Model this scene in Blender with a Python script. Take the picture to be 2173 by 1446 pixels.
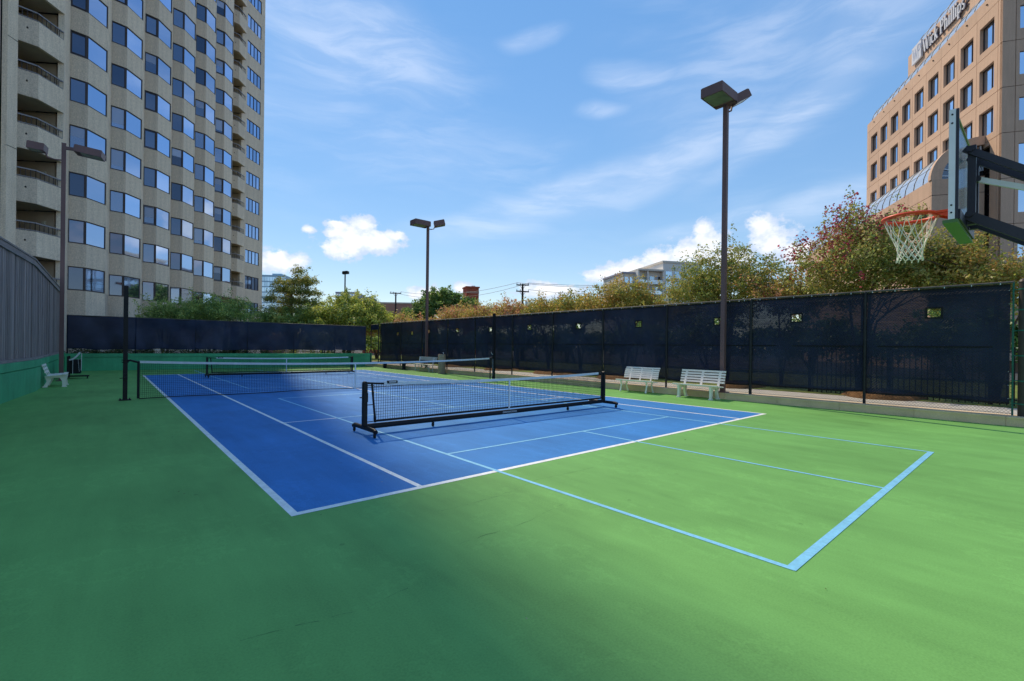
import bpy, bmesh, math, random
import numpy as np
from mathutils import Vector, Matrix

R_ = math.radians
S = bpy.context.scene
COL = S.collection
for o in list(bpy.data.objects):
    bpy.data.objects.remove(o, do_unlink=True)

# ------------------------------------------------------------------ camera
F_PX, CX_PX, CY_PX = 991.0, 1086.5, 735.4          # focal length and centre in photo pixels
CAM = Vector((-6.7866, -16.435, 1.586))
YAW, ROLL = -0.7148, -0.0120
c_, s_ = math.cos(YAW), math.sin(YAW)
RT, FW, UP = Vector((c_, s_, 0)), Vector((-s_, c_, 0)), Vector((0, 0, 1))
cam_d = bpy.data.cameras.new('camera')
cam = bpy.data.objects.new('camera', cam_d)
COL.objects.link(cam)
cx_, sx_ = math.cos(ROLL), math.sin(ROLL)
ax_r = RT * cx_ - UP * sx_
ax_u = RT * sx_ + UP * cx_
m = Matrix((ax_r, ax_u, -FW)).transposed().to_4x4()
m.translation = CAM
cam.matrix_world = m
cam_d.sensor_width = 36.0
cam_d.lens = 36.0 * F_PX / 2173.0
cam_d.shift_y = (CY_PX - 723.0) / 2173.0
cam_d.clip_start = 0.05
cam_d.clip_end = 6000
S.camera = cam

def at(px, py, depth):
    """world point at a given depth along the view axis through a photo pixel"""
    x = (px - CX_PX) / F_PX; y = -(py - CY_PX) / F_PX
    r = -ROLL
    x, y = x * math.cos(r) - y * math.sin(r), x * math.sin(r) + y * math.cos(r)
    return CAM + (RT * x + FW + UP * y) * depth

def ground_at(px, depth):
    p = at(px, 700, depth)
    return Vector((p.x, p.y, 0))

def zat(py, px, depth):
    return at(px, py, depth).z

# ------------------------------------------------------------------ light and sky
SUN_AZ, SUN_EL = R_(11.5), R_(47.5)                 # azimuth from +Y towards +X
sun_dir = Vector((math.sin(SUN_AZ) * math.cos(SUN_EL), math.cos(SUN_AZ) * math.cos(SUN_EL), math.sin(SUN_EL)))
sun_d = bpy.data.lights.new('sun', 'SUN')
sun_d.energy = 2.0
sun_d.angle = R_(0.8)
sun_d.color = (0.80, 0.68, 0.51)
sun = bpy.data.objects.new('sun', sun_d)
sun.rotation_euler = sun_dir.to_track_quat('Z', 'Y').to_euler()
COL.objects.link(sun)
sun.location = (0, 0, 120)

S.view_settings.view_transform = 'Standard'
S.view_settings.look = 'None'
S.view_settings.gamma = 1.0
S.view_settings.use_curve_mapping = False
S.view_settings.exposure = 1.36

W = bpy.data.worlds.new('World')
S.world = W
W.use_nodes = True

def build_world():
    nt = W.node_tree
    N, L = nt.nodes, nt.links
    N.clear()
    out = N.new('ShaderNodeOutputWorld')
    bg = N.new('ShaderNodeBackground')
    bg.inputs['Strength'].default_value = 0.15
    L.new(bg.outputs[0], out.inputs[0])
    sky = N.new('ShaderNodeTexSky')
    sky.sky_type = 'NISHITA'
    sky.sun_disc = False
    sky.sun_elevation = SUN_EL
    sky.sun_rotation = SUN_AZ
    sky.altitude = 100
    sky.air_density = 1.0
    sky.dust_density = 0.0
    sky.ozone_density = 1.5

    def V(x):
        return x
    def math_(op, a, b=None, c=None, clamp=False):
        n = N.new('ShaderNodeMath'); n.operation = op; n.use_clamp = clamp
        for i, v in enumerate((a, b, c)):
            if v is None: continue
            if isinstance(v, (int, float)): n.inputs[i].default_value = v
            else: L.new(v, n.inputs[i])
        return n.outputs[0]
    def vec(op, a, b=None):
        n = N.new('ShaderNodeVectorMath'); n.operation = op
        for i, v in enumerate((a, b)):
            if v is None: continue
            if isinstance(v, (tuple, list)): n.inputs[i].default_value = v
            else: L.new(v, n.inputs[i])
        return n.outputs['Value'] if op == 'LENGTH' else n.outputs[0]
    def sstep(v, a, b):
        n = N.new('ShaderNodeMapRange'); n.interpolation_type = 'SMOOTHSTEP'
        L.new(v, n.inputs['Value'])
        n.inputs['From Min'].default_value = a; n.inputs['From Max'].default_value = b
        return n.outputs[0]
    def noise(v, scale, detail=8, rough=0.55, dist=0.0):
        n = N.new('ShaderNodeTexNoise'); L.new(v, n.inputs['Vector'])
        n.inputs['Scale'].default_value = scale; n.inputs['Detail'].default_value = detail
        n.inputs['Roughness'].default_value = rough; n.inputs['Distortion'].default_value = dist
        return n.outputs[0]
    def N_col(v, scale):
        n = N.new('ShaderNodeTexNoise'); L.new(v, n.inputs['Vector']); n.inputs['Scale'].default_value = scale; n.inputs['Detail'].default_value = 4
        return n.outputs['Color']
    tc = N.new('ShaderNodeTexCoord')
    d = vec('NORMALIZE', tc.outputs['Generated'])
    sep = N.new('ShaderNodeSeparateXYZ'); L.new(d, sep.inputs[0])
    az = math_('ARCTAN2', sep.outputs[0], sep.outputs[1])
    el = math_('ARCSINE', sep.outputs[2])
    comb = N.new('ShaderNodeCombineXYZ'); L.new(az, comb.inputs[0]); L.new(el, comb.inputs[1])
    ae = comb.outputs[0]

    # cumulus: clumps of cloud standing low over the horizon, broken up by noise
    blobs = [(760, 505, 75, 34), (800, 515, 60, 26), (735, 520, 60, 26), (770, 478, 34, 18), (835, 500, 26, 15), (720, 478, 24, 9), (658, 487, 18, 9), (704, 497, 22, 12),
             (588, 552, 46, 26), (630, 555, 30, 20),
             (1285, 585, 50, 14), (1340, 572, 60, 20), (1400, 556, 62, 24), (1455, 536, 56, 28), (1500, 512, 46, 30), (1495, 486, 26, 18), (1560, 545, 60, 22),
             (1640, 508, 66, 42), (1618, 478, 36, 22), (1700, 540, 60, 26), (900, 622, 46, 16), (985, 612, 18, 12), (1170, 615, 70, 18)]
    best = None
    for (px, py, rx, ry) in blobs:
        v = (at(px, py, 1) - CAM).normalized()
        a = math.atan2(v.x, v.y); e = math.asin(v.z)
        k = 1.0 / math.sqrt(1 + ((px - CX_PX) / F_PX) ** 2)
        ra = rx / F_PX * k * k * 1.42; re = ry / F_PX * k * 1.40
        df = vec('SUBTRACT', ae, (a, e, 0))
        df = vec('MULTIPLY', df, (1 / ra, 1 / re, 1))
        ln = math_('SUBTRACT', 1.0, vec('LENGTH', df))
        best = ln if best is None else math_('MAXIMUM', best, ln)
    # the same kind of cloud all round the horizon, outside the view as well
    aes = vec('MULTIPLY', ae, (1.0, 2.0, 1.0))
    gen = noise(aes, 5.0, 3, 0.5)
    band = math_('MULTIPLY', sstep(el, 0.02, 0.07), math_('SUBTRACT', 1.0, sstep(el, 0.16, 0.30)))
    away = sstep(math_('ABSOLUTE', math_('SUBTRACT', az, -YAW)), 0.85, 1.05)
    ba = math_('MULTIPLY', band, away)
    gen = math_('ADD', math_('MULTIPLY', math_('MULTIPLY', math_('SUBTRACT', gen, 0.50), 4.0), ba), math_('SUBTRACT', ba, 1.0))
    best = math_('MAXIMUM', best, gen)
    big = vec('MULTIPLY', ae, (1.0, 1.25, 1.0))
    n1 = noise(big, 26, 9, 0.62)
    n2 = noise(big, 9, 4, 0.5)
    dens = math_('ADD', math_('ADD', best, math_('MULTIPLY', math_('SUBTRACT', n1, 0.5), 2.1)), math_('MULTIPLY', math_('SUBTRACT', n2, 0.5), 0.5))
    cum = math_('MULTIPLY', sstep(dens, 0.12, 0.46), math_('MULTIPLY', sstep(best, -0.55, 0.10), 0.86))
    shade = sstep(math_('ADD', dens, math_('MULTIPLY', math_('SUBTRACT', noise(vec('ADD', big, (0.012, -0.016, 0)), 26, 6, 0.6), n1), 2.2)), 0.1, 1.0)

    # cirrus: long combed streaks (a few big ones where the view has them, loose veil everywhere)
    streaks = [(700, 60, 300, 90, -14, 0.95), (800, 140, 150, 34, -10, 1.0), (640, 200, 220, 70, 8, 0.5), (1150, 78, 80, 16, 4, 0.9), (1345, 168, 80, 22, -8, 0.95), (1285, 236, 60, 16, -4, 0.9),
               (1200, 412, 230, 36, 14, 1.0), (1420, 350, 260, 44, 17, 0.95), (1700, 245, 300, 40, 25, 0.9), (1000, 490, 150, 30, 6, 0.8), (1750, 432, 220, 26, 8, 0.85), (1500, 470, 170, 16, 5, 0.7),
               (1600, 120, 320, 90, 16, 0.55), (900, 320, 260, 60, 6, 0.35), (1850, 60, 160, 60, 14, 0.7)]
    sb = None
    wob = vec('MULTIPLY', vec('SUBTRACT', N_col(ae, 2.6), (0.5, 0.5, 0.5)), (0.16, 0.10, 0))
    aew = vec('ADD', ae, wob)
    for (px, py, ln_, wd_, ang, amp) in streaks:
        v = (at(px, py, 1) - CAM).normalized()
        a = math.atan2(v.x, v.y); e = math.asin(v.z)
        k = 1.0 / math.sqrt(1 + ((px - CX_PX) / F_PX) ** 2)
        mp = N.new('ShaderNodeMapping'); mp.vector_type = 'TEXTURE'; L.new(aew, mp.inputs[0])
        mp.inputs['Location'].default_value = (a, e, 0); mp.inputs['Rotation'].default_value = (0, 0, R_(ang))
        mp.inputs['Scale'].default_value = (ln_ / F_PX * k * k * 1.3, wd_ / F_PX * k * 1.5, 1)
        f = math_('MULTIPLY', sstep(math_('SUBTRACT', 1.0, vec('LENGTH', mp.outputs[0])), 0.0, 0.85), amp)
        sb = f if sb is None else math_('MAXIMUM', sb, f)
    rot = N.new('ShaderNodeMapping'); L.new(aew, rot.inputs[0])
    rot.inputs['Rotation'].default_value = (0, 0, R_(-16)); rot.inputs['Scale'].default_value = (1.6, 8.5, 1)
    comb_n = noise(rot.outputs[0], 3.2, 8, 0.6, 0.5)
    rot2 = N.new('ShaderNodeMapping'); L.new(ae, rot2.inputs[0])
    rot2.inputs['Location'].default_value = (3.1, 1.7, 0); rot2.inputs['Scale'].default_value = (1.2, 2.2, 1)
    veil = noise(rot2.outputs[0], 1.8, 5, 0.5, 0.3)
    cir = math_('MULTIPLY', sb, math_('ADD', 0.42, math_('MULTIPLY', sstep(comb_n, 0.36, 0.68), 0.58)))
    cir = math_('ADD', cir, math_('MULTIPLY', math_('MULTIPLY', sstep(veil, 0.40, 0.70), sstep(comb_n, 0.36, 0.72)), 0.35))
    cir = math_('MULTIPLY', math_('MINIMUM', cir, 1.0), 0.38)

    # plain clear-sky colour: a little deeper blue than the raw model gives
    gm = N.new('ShaderNodeGamma'); L.new(sky.outputs[0], gm.inputs[0]); gm.inputs[1].default_value = 0.40
    hs = N.new('ShaderNodeHueSaturation'); L.new(gm.outputs[0], hs.inputs['Color'])
    hs.inputs['Hue'].default_value = 0.508
    hs.inputs['Saturation'].default_value = 2.15
    hs.inputs['Value'].default_value = 1.13
    def mix(f, a, b):
        n = N.new('ShaderNodeMix'); n.data_type = 'RGBA'
        if isinstance(f, (int, float)): n.inputs[0].default_value = f
        else: L.new(f, n.inputs[0])
        for i, v in ((6, a), (7, b)):
            if isinstance(v, tuple): n.inputs[i].default_value = v
            else: L.new(v, n.inputs[i])
        return n.outputs[2]
    c = mix(cir, hs.outputs[0], (2.5, 2.7, 3.1, 1))
    cl = mix(shade, (1.75, 2.05, 2.6, 1), (3.15, 3.1, 3.05, 1))
    c = mix(cum, c, cl)
    L.new(c, bg.inputs['Color'])
build_world()

# ------------------------------------------------------------------ helpers
MATS = {}

def mat(name, col, rough=0.7, var=0.0, vscale=3.0, bump=0.0, bscale=40.0, metal=0.0, spec=0.3, speck=0.0, sscale=60.0, rand=0.0, stretch=None, detail=6, streak=0.0):
    """procedural material: base colour + two scales of noise + fine relief"""
    if name in MATS: return MATS[name]
    M = bpy.data.materials.new(name); M.use_nodes = True
    nt = M.node_tree; N, L = nt.nodes, nt.links
    b = N['Principled BSDF']
    b.inputs['Roughness'].default_value = rough
    b.inputs['Metallic'].default_value = metal
    b.inputs['Specular IOR Level'].default_value = spec
    col4 = (*col, 1)
    b.inputs['Base Color'].default_value = col4
    tc = N.new('ShaderNodeTexCoord')
    src = tc.outputs['Object']
    if stretch:
        mp = N.new('ShaderNodeMapping'); L.new(src, mp.inputs[0]); mp.inputs['Scale'].default_value = stretch
        src = mp.outputs[0]
    last = None
    def mulv(fac_socket, lo, hi, prev):
        mr = N.new('ShaderNodeMapRange'); L.new(fac_socket, mr.inputs['Value'])
        mr.inputs['From Min'].default_value = 0.25; mr.inputs['From Max'].default_value = 0.75
        mr.inputs['To Min'].default_value = lo; mr.inputs['To Max'].default_value = hi
        mx = N.new('ShaderNodeVectorMath'); mx.operation = 'SCALE'
        if prev is None: mx.inputs[0].default_value = col
        else: L.new(prev, mx.inputs[0])
        L.new(mr.outputs[0], mx.inputs['Scale'])
        return mx.outputs[0]
    if var:
        n = N.new('ShaderNodeTexNoise'); L.new(src, n.inputs['Vector'])
        n.inputs['Scale'].default_value = vscale; n.inputs['Detail'].default_value = detail; n.inputs['Roughness'].default_value = 0.6
        last = mulv(n.outputs[0], 1 - var, 1 + var, last)
    if speck:
        n = N.new('ShaderNodeTexNoise'); L.new(src, n.inputs['Vector'])
        n.inputs['Scale'].default_value = sscale; n.inputs['Detail'].default_value = 2
        last = mulv(n.outputs[0], 1 - speck, 1 + speck, last)
    if streak:
        mps = N.new('ShaderNodeMapping'); L.new(tc.outputs['Object'], mps.inputs[0]); mps.inputs['Scale'].default_value = (2.6, 2.6, 0.22)
        n = N.new('ShaderNodeTexNoise'); L.new(mps.outputs[0], n.inputs['Vector'])
        n.inputs['Scale'].default_value = 1.6; n.inputs['Detail'].default_value = 7; n.inputs['Roughness'].default_value = 0.65
        last = mulv(n.outputs[0], 1 - streak, 1 + streak, last)
    if rand:
        oi = N.new('ShaderNodeObjectInfo')
        mr = N.new('ShaderNodeMapRange'); L.new(oi.outputs['Random'], mr.inputs['Value'])
        mr.inputs['To Min'].default_value = 1 - rand; mr.inputs['To Max'].default_value = 1 + rand
        mx = N.new('ShaderNodeVectorMath'); mx.operation = 'SCALE'
        if last is None: mx.inputs[0].default_value = col
        else: L.new(last, mx.inputs[0])
        L.new(mr.outputs[0], mx.inputs['Scale'])
        last = mx.outputs[0]
    if last is not None: L.new(last, b.inputs['Base Color'])
    if bump:
        n = N.new('ShaderNodeTexNoise'); L.new(src, n.inputs['Vector'])
        n.inputs['Scale'].default_value = bscale; n.inputs['Detail'].default_value = 5
        bp = N.new('ShaderNodeBump'); bp.inputs['Strength'].default_value = bump; bp.inputs['Distance'].default_value = 0.02
        L.new(n.outputs[0], bp.inputs['Height']); L.new(bp.outputs[0], b.inputs['Normal'])
    MATS[name] = M
    return M

class MB:
    """collects shapes; build() links them as ONE mesh object"""
    def __init__(s): s.v = []; s.f = []; s.smooth = set()
    def add(s, vs, fs, smooth=False):
        o = len(s.v); s.v += [tuple(x) for x in vs]
        for f in fs:
            if smooth: s.smooth.add(len(s.f))
            s.f.append(tuple(i + o for i in f))
        return s
    def box(s, x0, x1, y0, y1, z0, z1):
        return s.add([(x0, y0, z0), (x1, y0, z0), (x1, y1, z0), (x0, y1, z0), (x0, y0, z1), (x1, y0, z1), (x1, y1, z1), (x0, y1, z1)],
                     [(0, 3, 2, 1), (4, 5, 6, 7), (0, 1, 5, 4), (1, 2, 6, 5), (2, 3, 7, 6), (3, 0, 4, 7)])
    def obox(s, c, ux, uy, uz):
        """oriented box: centre and three half-extent vectors"""
        c = Vector(c); ux = Vector(ux); uy = Vector(uy); uz = Vector(uz)
        vs = [c + ux * a + uy * b + uz * d for d in (-1, 1) for (a, b) in ((-1, -1), (1, -1), (1, 1), (-1, 1))]
        return s.add(vs, [(0, 3, 2, 1), (4, 5, 6, 7), (0, 1, 5, 4), (1, 2, 6, 5), (2, 3, 7, 6), (3, 0, 4, 7)])
    def beam(s, p, q, w, h, up=(0, 0, 1)):
        p = Vector(p); q = Vector(q); d = (q - p); l = d.length
        if l < 1e-6: return s
        d /= l; up = Vector(up)
        if abs(d.dot(up)) > 0.99: up = Vector((1, 0, 0))
        sd = d.cross(up).normalized(); u = sd.cross(d)
        return s.obox((p + q) / 2, d * l / 2, sd * w / 2, u * h / 2)
    def tube(s, pts, rad, n=8, caps=True):
        pts = [Vector(p) for p in pts]
        if not isinstance(rad, (list, tuple)): rad = [rad] * len(pts)
        vs, fs = [], []
        prev = None
        for i, p in enumerate(pts):
            d = (pts[min(i + 1, len(pts) - 1)] - pts[max(i - 1, 0)]).normalized()
            if prev is None:
                a = Vector((0, 0, 1)) if abs(d.z) < 0.9 else Vector((1, 0, 0))
                u = d.cross(a).normalized()
            else:
                u = (prev - d * prev.dot(d)).normalized()
            prev = u; w = d.cross(u)
            for k in range(n):
                t = 2 * math.pi * k / n
                vs.append(p + (u * math.cos(t) + w * math.sin(t)) * rad[i])
        for i in range(len(pts) - 1):
            for k in range(n):
                fs.append((i * n + k, i * n + (k + 1) % n, (i + 1) * n + (k + 1) % n, (i + 1) * n + k))
        s.add(vs, fs, smooth=n > 4)
        if caps:
            s.add(vs[:n], [tuple(range(n - 1, -1, -1))]); s.add(vs[-n:], [tuple(range(n))])
        return s
    def prism(s, poly, z0, z1):
        n = len(poly)
        vs = [(p[0], p[1], z0) for p in poly] + [(p[0], p[1], z1) for p in poly]
        fs = [tuple(range(n - 1, -1, -1)), tuple(range(n, 2 * n))] + [(i, (i + 1) % n, n + (i + 1) % n, n + i) for i in range(n)]
        return s.add(vs, fs)
    def extr(s, poly3, d):
        """polygon (3D points) extruded by a vector"""
        n = len(poly3); d = Vector(d)
        vs = [Vector(p) for p in poly3] + [Vector(p) + d for p in poly3]
        fs = [tuple(range(n - 1, -1, -1)), tuple(range(n, 2 * n))] + [(i, (i + 1) % n, n + (i + 1) % n, n + i) for i in range(n)]
        return s.add(vs, fs)
    def mesh(s, name, m):
        me = bpy.data.meshes.new(name)
        me.from_pydata(s.v, [], s.f)
        if m: me.materials.append(m)
        if s.smooth:
            fl = [False] * len(me.polygons)
            for i in s.smooth: fl[i] = True
            me.polygons.foreach_set('use_smooth', fl)
        me.update()
        bm = bmesh.new(); bm.from_mesh(me); bmesh.ops.recalc_face_normals(bm, faces=bm.faces); bm.to_mesh(me); bm.free()
        return me
    def build(s, name, m, parent=None, local=False):
        me = s.mesh(name, m)
        o = bpy.data.objects.new(name, me); COL.objects.link(o)
        if parent is not None:
            o.parent = parent
            if not local: o.matrix_parent_inverse = parent.matrix_basis.inverted()
        return o

def link(name, me, parent=None, loc=None, rz=0.0):
    o = bpy.data.objects.new(name, me); COL.objects.link(o)
    if parent is not None: o.parent = parent
    if loc is not None: o.location = loc
    if rz: o.rotation_euler = (0, 0, rz)
    return o

def tag(o, label, cat, group=None):
    o['label'] = label; o['category'] = cat
    if group: o['group'] = group
    return o

def thing(name, label, cat, loc=(0, 0, 0), rz=0.0, group=None):
    o = bpy.data.objects.new(name, None); COL.objects.link(o)
    o.empty_display_size = 0.2
    o.location = loc; o.rotation_euler = (0, 0, rz)
    bpy.context.view_layer.update() if False else None
    o.matrix_basis = Matrix.Translation(Vector(loc)) @ Matrix.Rotation(rz, 4, 'Z')
    return tag(o, label, cat, group)

def structure(o):
    o['kind'] = 'structure'; return o

def dup(root, loc, rz, label, group=None):
    r = root.copy(); COL.objects.link(r)
    r.location = loc; r.rotation_euler = (0, 0, rz)
    r['label'] = label
    if group: r['group'] = group
    for ch in list(root.children):
        c = ch.copy(); COL.objects.link(c); c.parent = r
        for g in list(ch.children):
            d = g.copy(); COL.objects.link(d); d.parent = c
    return r

# ------------------------------------------------------------------ materials
def court_mat(name, col, amt=0.20):
    """acrylic court coating: sand-textured, slightly blotchy, with roller streaks along the court"""
    M = mat(name, col, rough=0.7, spec=0.14)
    nt = M.node_tree; N, L = nt.nodes, nt.links
    b = N['Principled BSDF']
    tc = N.new('ShaderNodeTexCoord')
    def noise(scale, det, st=None, rough=0.6):
        n = N.new('ShaderNodeTexNoise')
        if st:
            mp = N.new('ShaderNodeMapping'); L.new(tc.outputs['Object'], mp.inputs[0]); mp.inputs['Scale'].default_value = st
            L.new(mp.outputs[0], n.inputs['Vector'])
        else: L.new(tc.outputs['Object'], n.inputs['Vector'])
        n.inputs['Scale'].default_value = scale; n.inputs['Detail'].default_value = det; n.inputs['Roughness'].default_value = rough
        return n.outputs[0]
    def ma(op, a, c):
        n = N.new('ShaderNodeMath'); n.operation = op
        for i, v in enumerate((a, c)):
            if isinstance(v, (int, float)): n.inputs[i].default_value = v
            else: L.new(v, n.inputs[i])
        return n.outputs[0]
    big = noise(0.35, 5); stain = noise(0.9, 7, (1.0, 0.8, 1), 0.7); mid = noise(2.2, 6, (1.0, 0.35, 1)); streak = noise(1.1, 5, (5.0, 0.5, 1)); fine = noise(75, 3)
    t = ma('ADD', ma('MULTIPLY', ma('SUBTRACT', big, 0.5), amt * 3.6), ma('MULTIPLY', ma('SUBTRACT', mid, 0.5), amt * 2.4))
    t = ma('ADD', t, ma('MULTIPLY', ma('SUBTRACT', streak, 0.5), amt * 1.6))
    t = ma('ADD', t, ma('MULTIPLY', ma('SUBTRACT', fine, 0.5), 0.5))
    # small pale scuffs and worn spots
    sp = noise(3.3, 8, (1.0, 0.6, 1), 0.75)
    mr = N.new('ShaderNodeMapRange'); L.new(sp, mr.inputs['Value'])
    mr.inputs['From Min'].default_value = 0.63; mr.inputs['From Max'].default_value = 0.80; mr.inputs['To Max'].default_value = 0.34
    t = ma('ADD', t, mr.outputs[0])
    # dried puddle rims and grey ball marks
    rim_ = ma('ABSOLUTE', ma('SUBTRACT', stain, 0.56), 0.0)
    mr2 = N.new('ShaderNodeMapRange'); L.new(rim_, mr2.inputs['Value'])
    mr2.inputs['From Min'].default_value = 0.0; mr2.inputs['From Max'].default_value = 0.02; mr2.inputs['To Min'].default_value = 0.20; mr2.inputs['To Max'].default_value = 0.0
    t = ma('ADD', t, ma('MULTIPLY', mr2.outputs[0], big))
    vo = N.new('ShaderNodeTexVoronoi'); L.new(tc.outputs['Object'], vo.inputs['Vector']); vo.inputs['Scale'].default_value = 1.9
    mr3 = N.new('ShaderNodeMapRange'); L.new(vo.outputs['Distance'], mr3.inputs['Value'])
    mr3.inputs['From Min'].default_value = 0.03; mr3.inputs['From Max'].default_value = 0.055; mr3.inputs['To Min'].default_value = -0.20; mr3.inputs['To Max'].default_value = 0.0
    t = ma('ADD', t, mr3.outputs[0])
    t = ma('ADD', t, 1.0)
    mx = N.new('ShaderNodeVectorMath'); mx.operation = 'SCALE'; mx.inputs[0].default_value = col
    L.new(t, mx.inputs['Scale']); L.new(mx.outputs[0], b.inputs['Base Color'])
    bp = N.new('ShaderNodeBump'); bp.inputs['Strength'].default_value = 0.25; bp.inputs['Distance'].default_value = 0.004
    L.new(fine, bp.inputs['Height']); L.new(bp.outputs[0], b.inputs['Normal'])
    return M

m_green = court_mat('court_green', (0.158, 0.375, 0.100))
m_blue = court_mat('court_blue', (0.046, 0.205, 0.500), 0.18)
m_white = mat('line_white', (0.84, 0.84, 0.80), 0.6, var=0.16, vscale=7, speck=0.10, sscale=30)
m_pickle = mat('line_light_blue', (0.22, 0.54, 0.74), 0.6, var=0.16, vscale=7, speck=0.10, sscale=30)
m_wallgreen = mat('wall_green_paint', (0.065, 0.38, 0.18), 0.55, streak=0.16, var=0.20, vscale=1.3, bump=0.25, bscale=30, spec=0.35)
m_wood = mat('weathered_board', (0.27, 0.215, 0.20), 0.85, var=0.35, vscale=2.2, bump=0.4, bscale=8, rand=0.22, stretch=(9, 9, 0.55))
m_woodtrim = mat('weathered_trim', (0.28, 0.225, 0.21), 0.85, var=0.3, vscale=3, stretch=(4, 0.6, 4))
m_kerb = mat('kerb_concrete', (0.78, 0.57, 0.34), 0.85, var=0.16, vscale=2.0, bump=0.3, bscale=50, speck=0.12, sscale=50, rand=0.06)
m_path = mat('path_concrete', (0.46, 0.44, 0.40), 0.9, var=0.12, vscale=1.5, bump=0.2, bscale=60, speck=0.08, sscale=60)
m_mulch = mat('mulch', (0.16, 0.085, 0.035), 1.0, var=0.45, vscale=9, bump=1.0, bscale=25, speck=0.3, sscale=30)
m_grass = mat('lawn_grass', (0.16, 0.20, 0.04), 1.0, var=0.3, vscale=2.5, speck=0.25, sscale=40, bump=0.6, bscale=60)
m_asphalt = mat('asphalt', (0.06, 0.06, 0.06), 0.9, var=0.15, vscale=0.5, speck=0.2, sscale=30)
m_black = mat('black_powder_coat', (0.010, 0.010, 0.012), 0.5, spec=0.25, var=0.25, vscale=6)
m_blackrub = mat('black_rubber', (0.015, 0.015, 0.015), 0.7)
m_fencepost = mat('fence_black_vinyl', (0.018, 0.018, 0.020), 0.5, var=0.3, vscale=5)
m_rail = mat('worn_top_rail', (0.10, 0.085, 0.075), 0.6, var=0.5, vscale=2.5, stretch=(1, 2, 1))
m_greenvinyl = mat('fence_green_vinyl', (0.02, 0.14, 0.10), 0.5)
m_brownpost = mat('brown_post', (0.055, 0.042, 0.036), 0.5, var=0.2, vscale=6)
m_bronze = mat('bronze_paint', (0.175, 0.092, 0.086), 0.5, var=0.18, vscale=1.5, spec=0.35, stretch=(1, 1, 0.4))
m_lens = mat('lamp_lens', (0.20, 0.24, 0.15), 0.25, spec=0.5, var=0.3, vscale=4)
m_netcord = mat('net_cord', (0.010, 0.011, 0.014), 0.7)
m_tape = mat('net_tape', (0.66, 0.67, 0.68), 0.75, var=0.12, vscale=9)
m_plastic = mat('white_plastic', (0.90, 0.84, 0.74), 0.45, var=0.07, vscale=5, spec=0.4, rand=0.03)
m_alum = mat('aluminium', (0.62, 0.63, 0.66), 0.42, metal=0.7, var=0.08, vscale=5)
m_agg = mat('exposed_aggregate', (0.38, 0.28, 0.20), 0.9, var=0.2, vscale=9, speck=0.4, sscale=35, bump=0.6, bscale=40)
m_chrome = mat('chrome', (0.7, 0.7, 0.7), 0.15, metal=1.0)
m_orange = mat('rim_orange', (0.85, 0.075, 0.022), 0.4, spec=0.4)
m_cord = mat('white_cord', (0.86, 0.81, 0.70), 0.8, var=0.1, vscale=30)
m_dpurple = mat('dark_steel', (0.030, 0.024, 0.036), 0.45, spec=0.4, var=0.2, vscale=8)
m_silver = mat('galvanised', (0.93, 0.83, 0.82), 0.45, metal=0.1, var=0.06, vscale=7)
m_padgreen = mat('pad_green', (0.12, 0.20, 0.075), 0.7)
m_padolive = mat('pad_olive', (0.24, 0.26, 0.06), 0.7)
m_wood_pole = mat('utility_pole_wood', (0.05, 0.042, 0.036), 0.9, var=0.3, vscale=4)
m_wire = mat('cable', (0.10, 0.10, 0.11), 0.6)
m_bark = mat('bark', (0.14, 0.10, 0.075), 0.9, var=0.35, vscale=6, bump=0.5, bscale=20)

m_concrete_shaded = mat('aggregate_concrete_shaded', (0.64, 0.51, 0.385), 0.9, var=0.07, vscale=0.9, speck=0.22, sscale=16, bump=0.25, bscale=30, rand=0.05, streak=0.13)  # darker copy for the left bay faces, their shade put into the colour
m_concrete_lit = mat('aggregate_concrete_lit', (0.80, 0.65, 0.49), 0.9, var=0.07, vscale=0.9, speck=0.18, sscale=16, rand=0.05, streak=0.12)  # same concrete, paler so that right faces and piers look better lit
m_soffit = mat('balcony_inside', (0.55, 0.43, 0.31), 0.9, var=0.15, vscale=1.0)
m_brownframe = mat('bronze_window_frame', (0.050, 0.034, 0.032), 0.5, spec=0.4)
m_railing = mat('painted_railing', (0.26, 0.235, 0.245), 0.45, spec=0.4)
m_brownfloor = mat('dark_opening', (0.022, 0.017, 0.016), 0.6)

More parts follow.
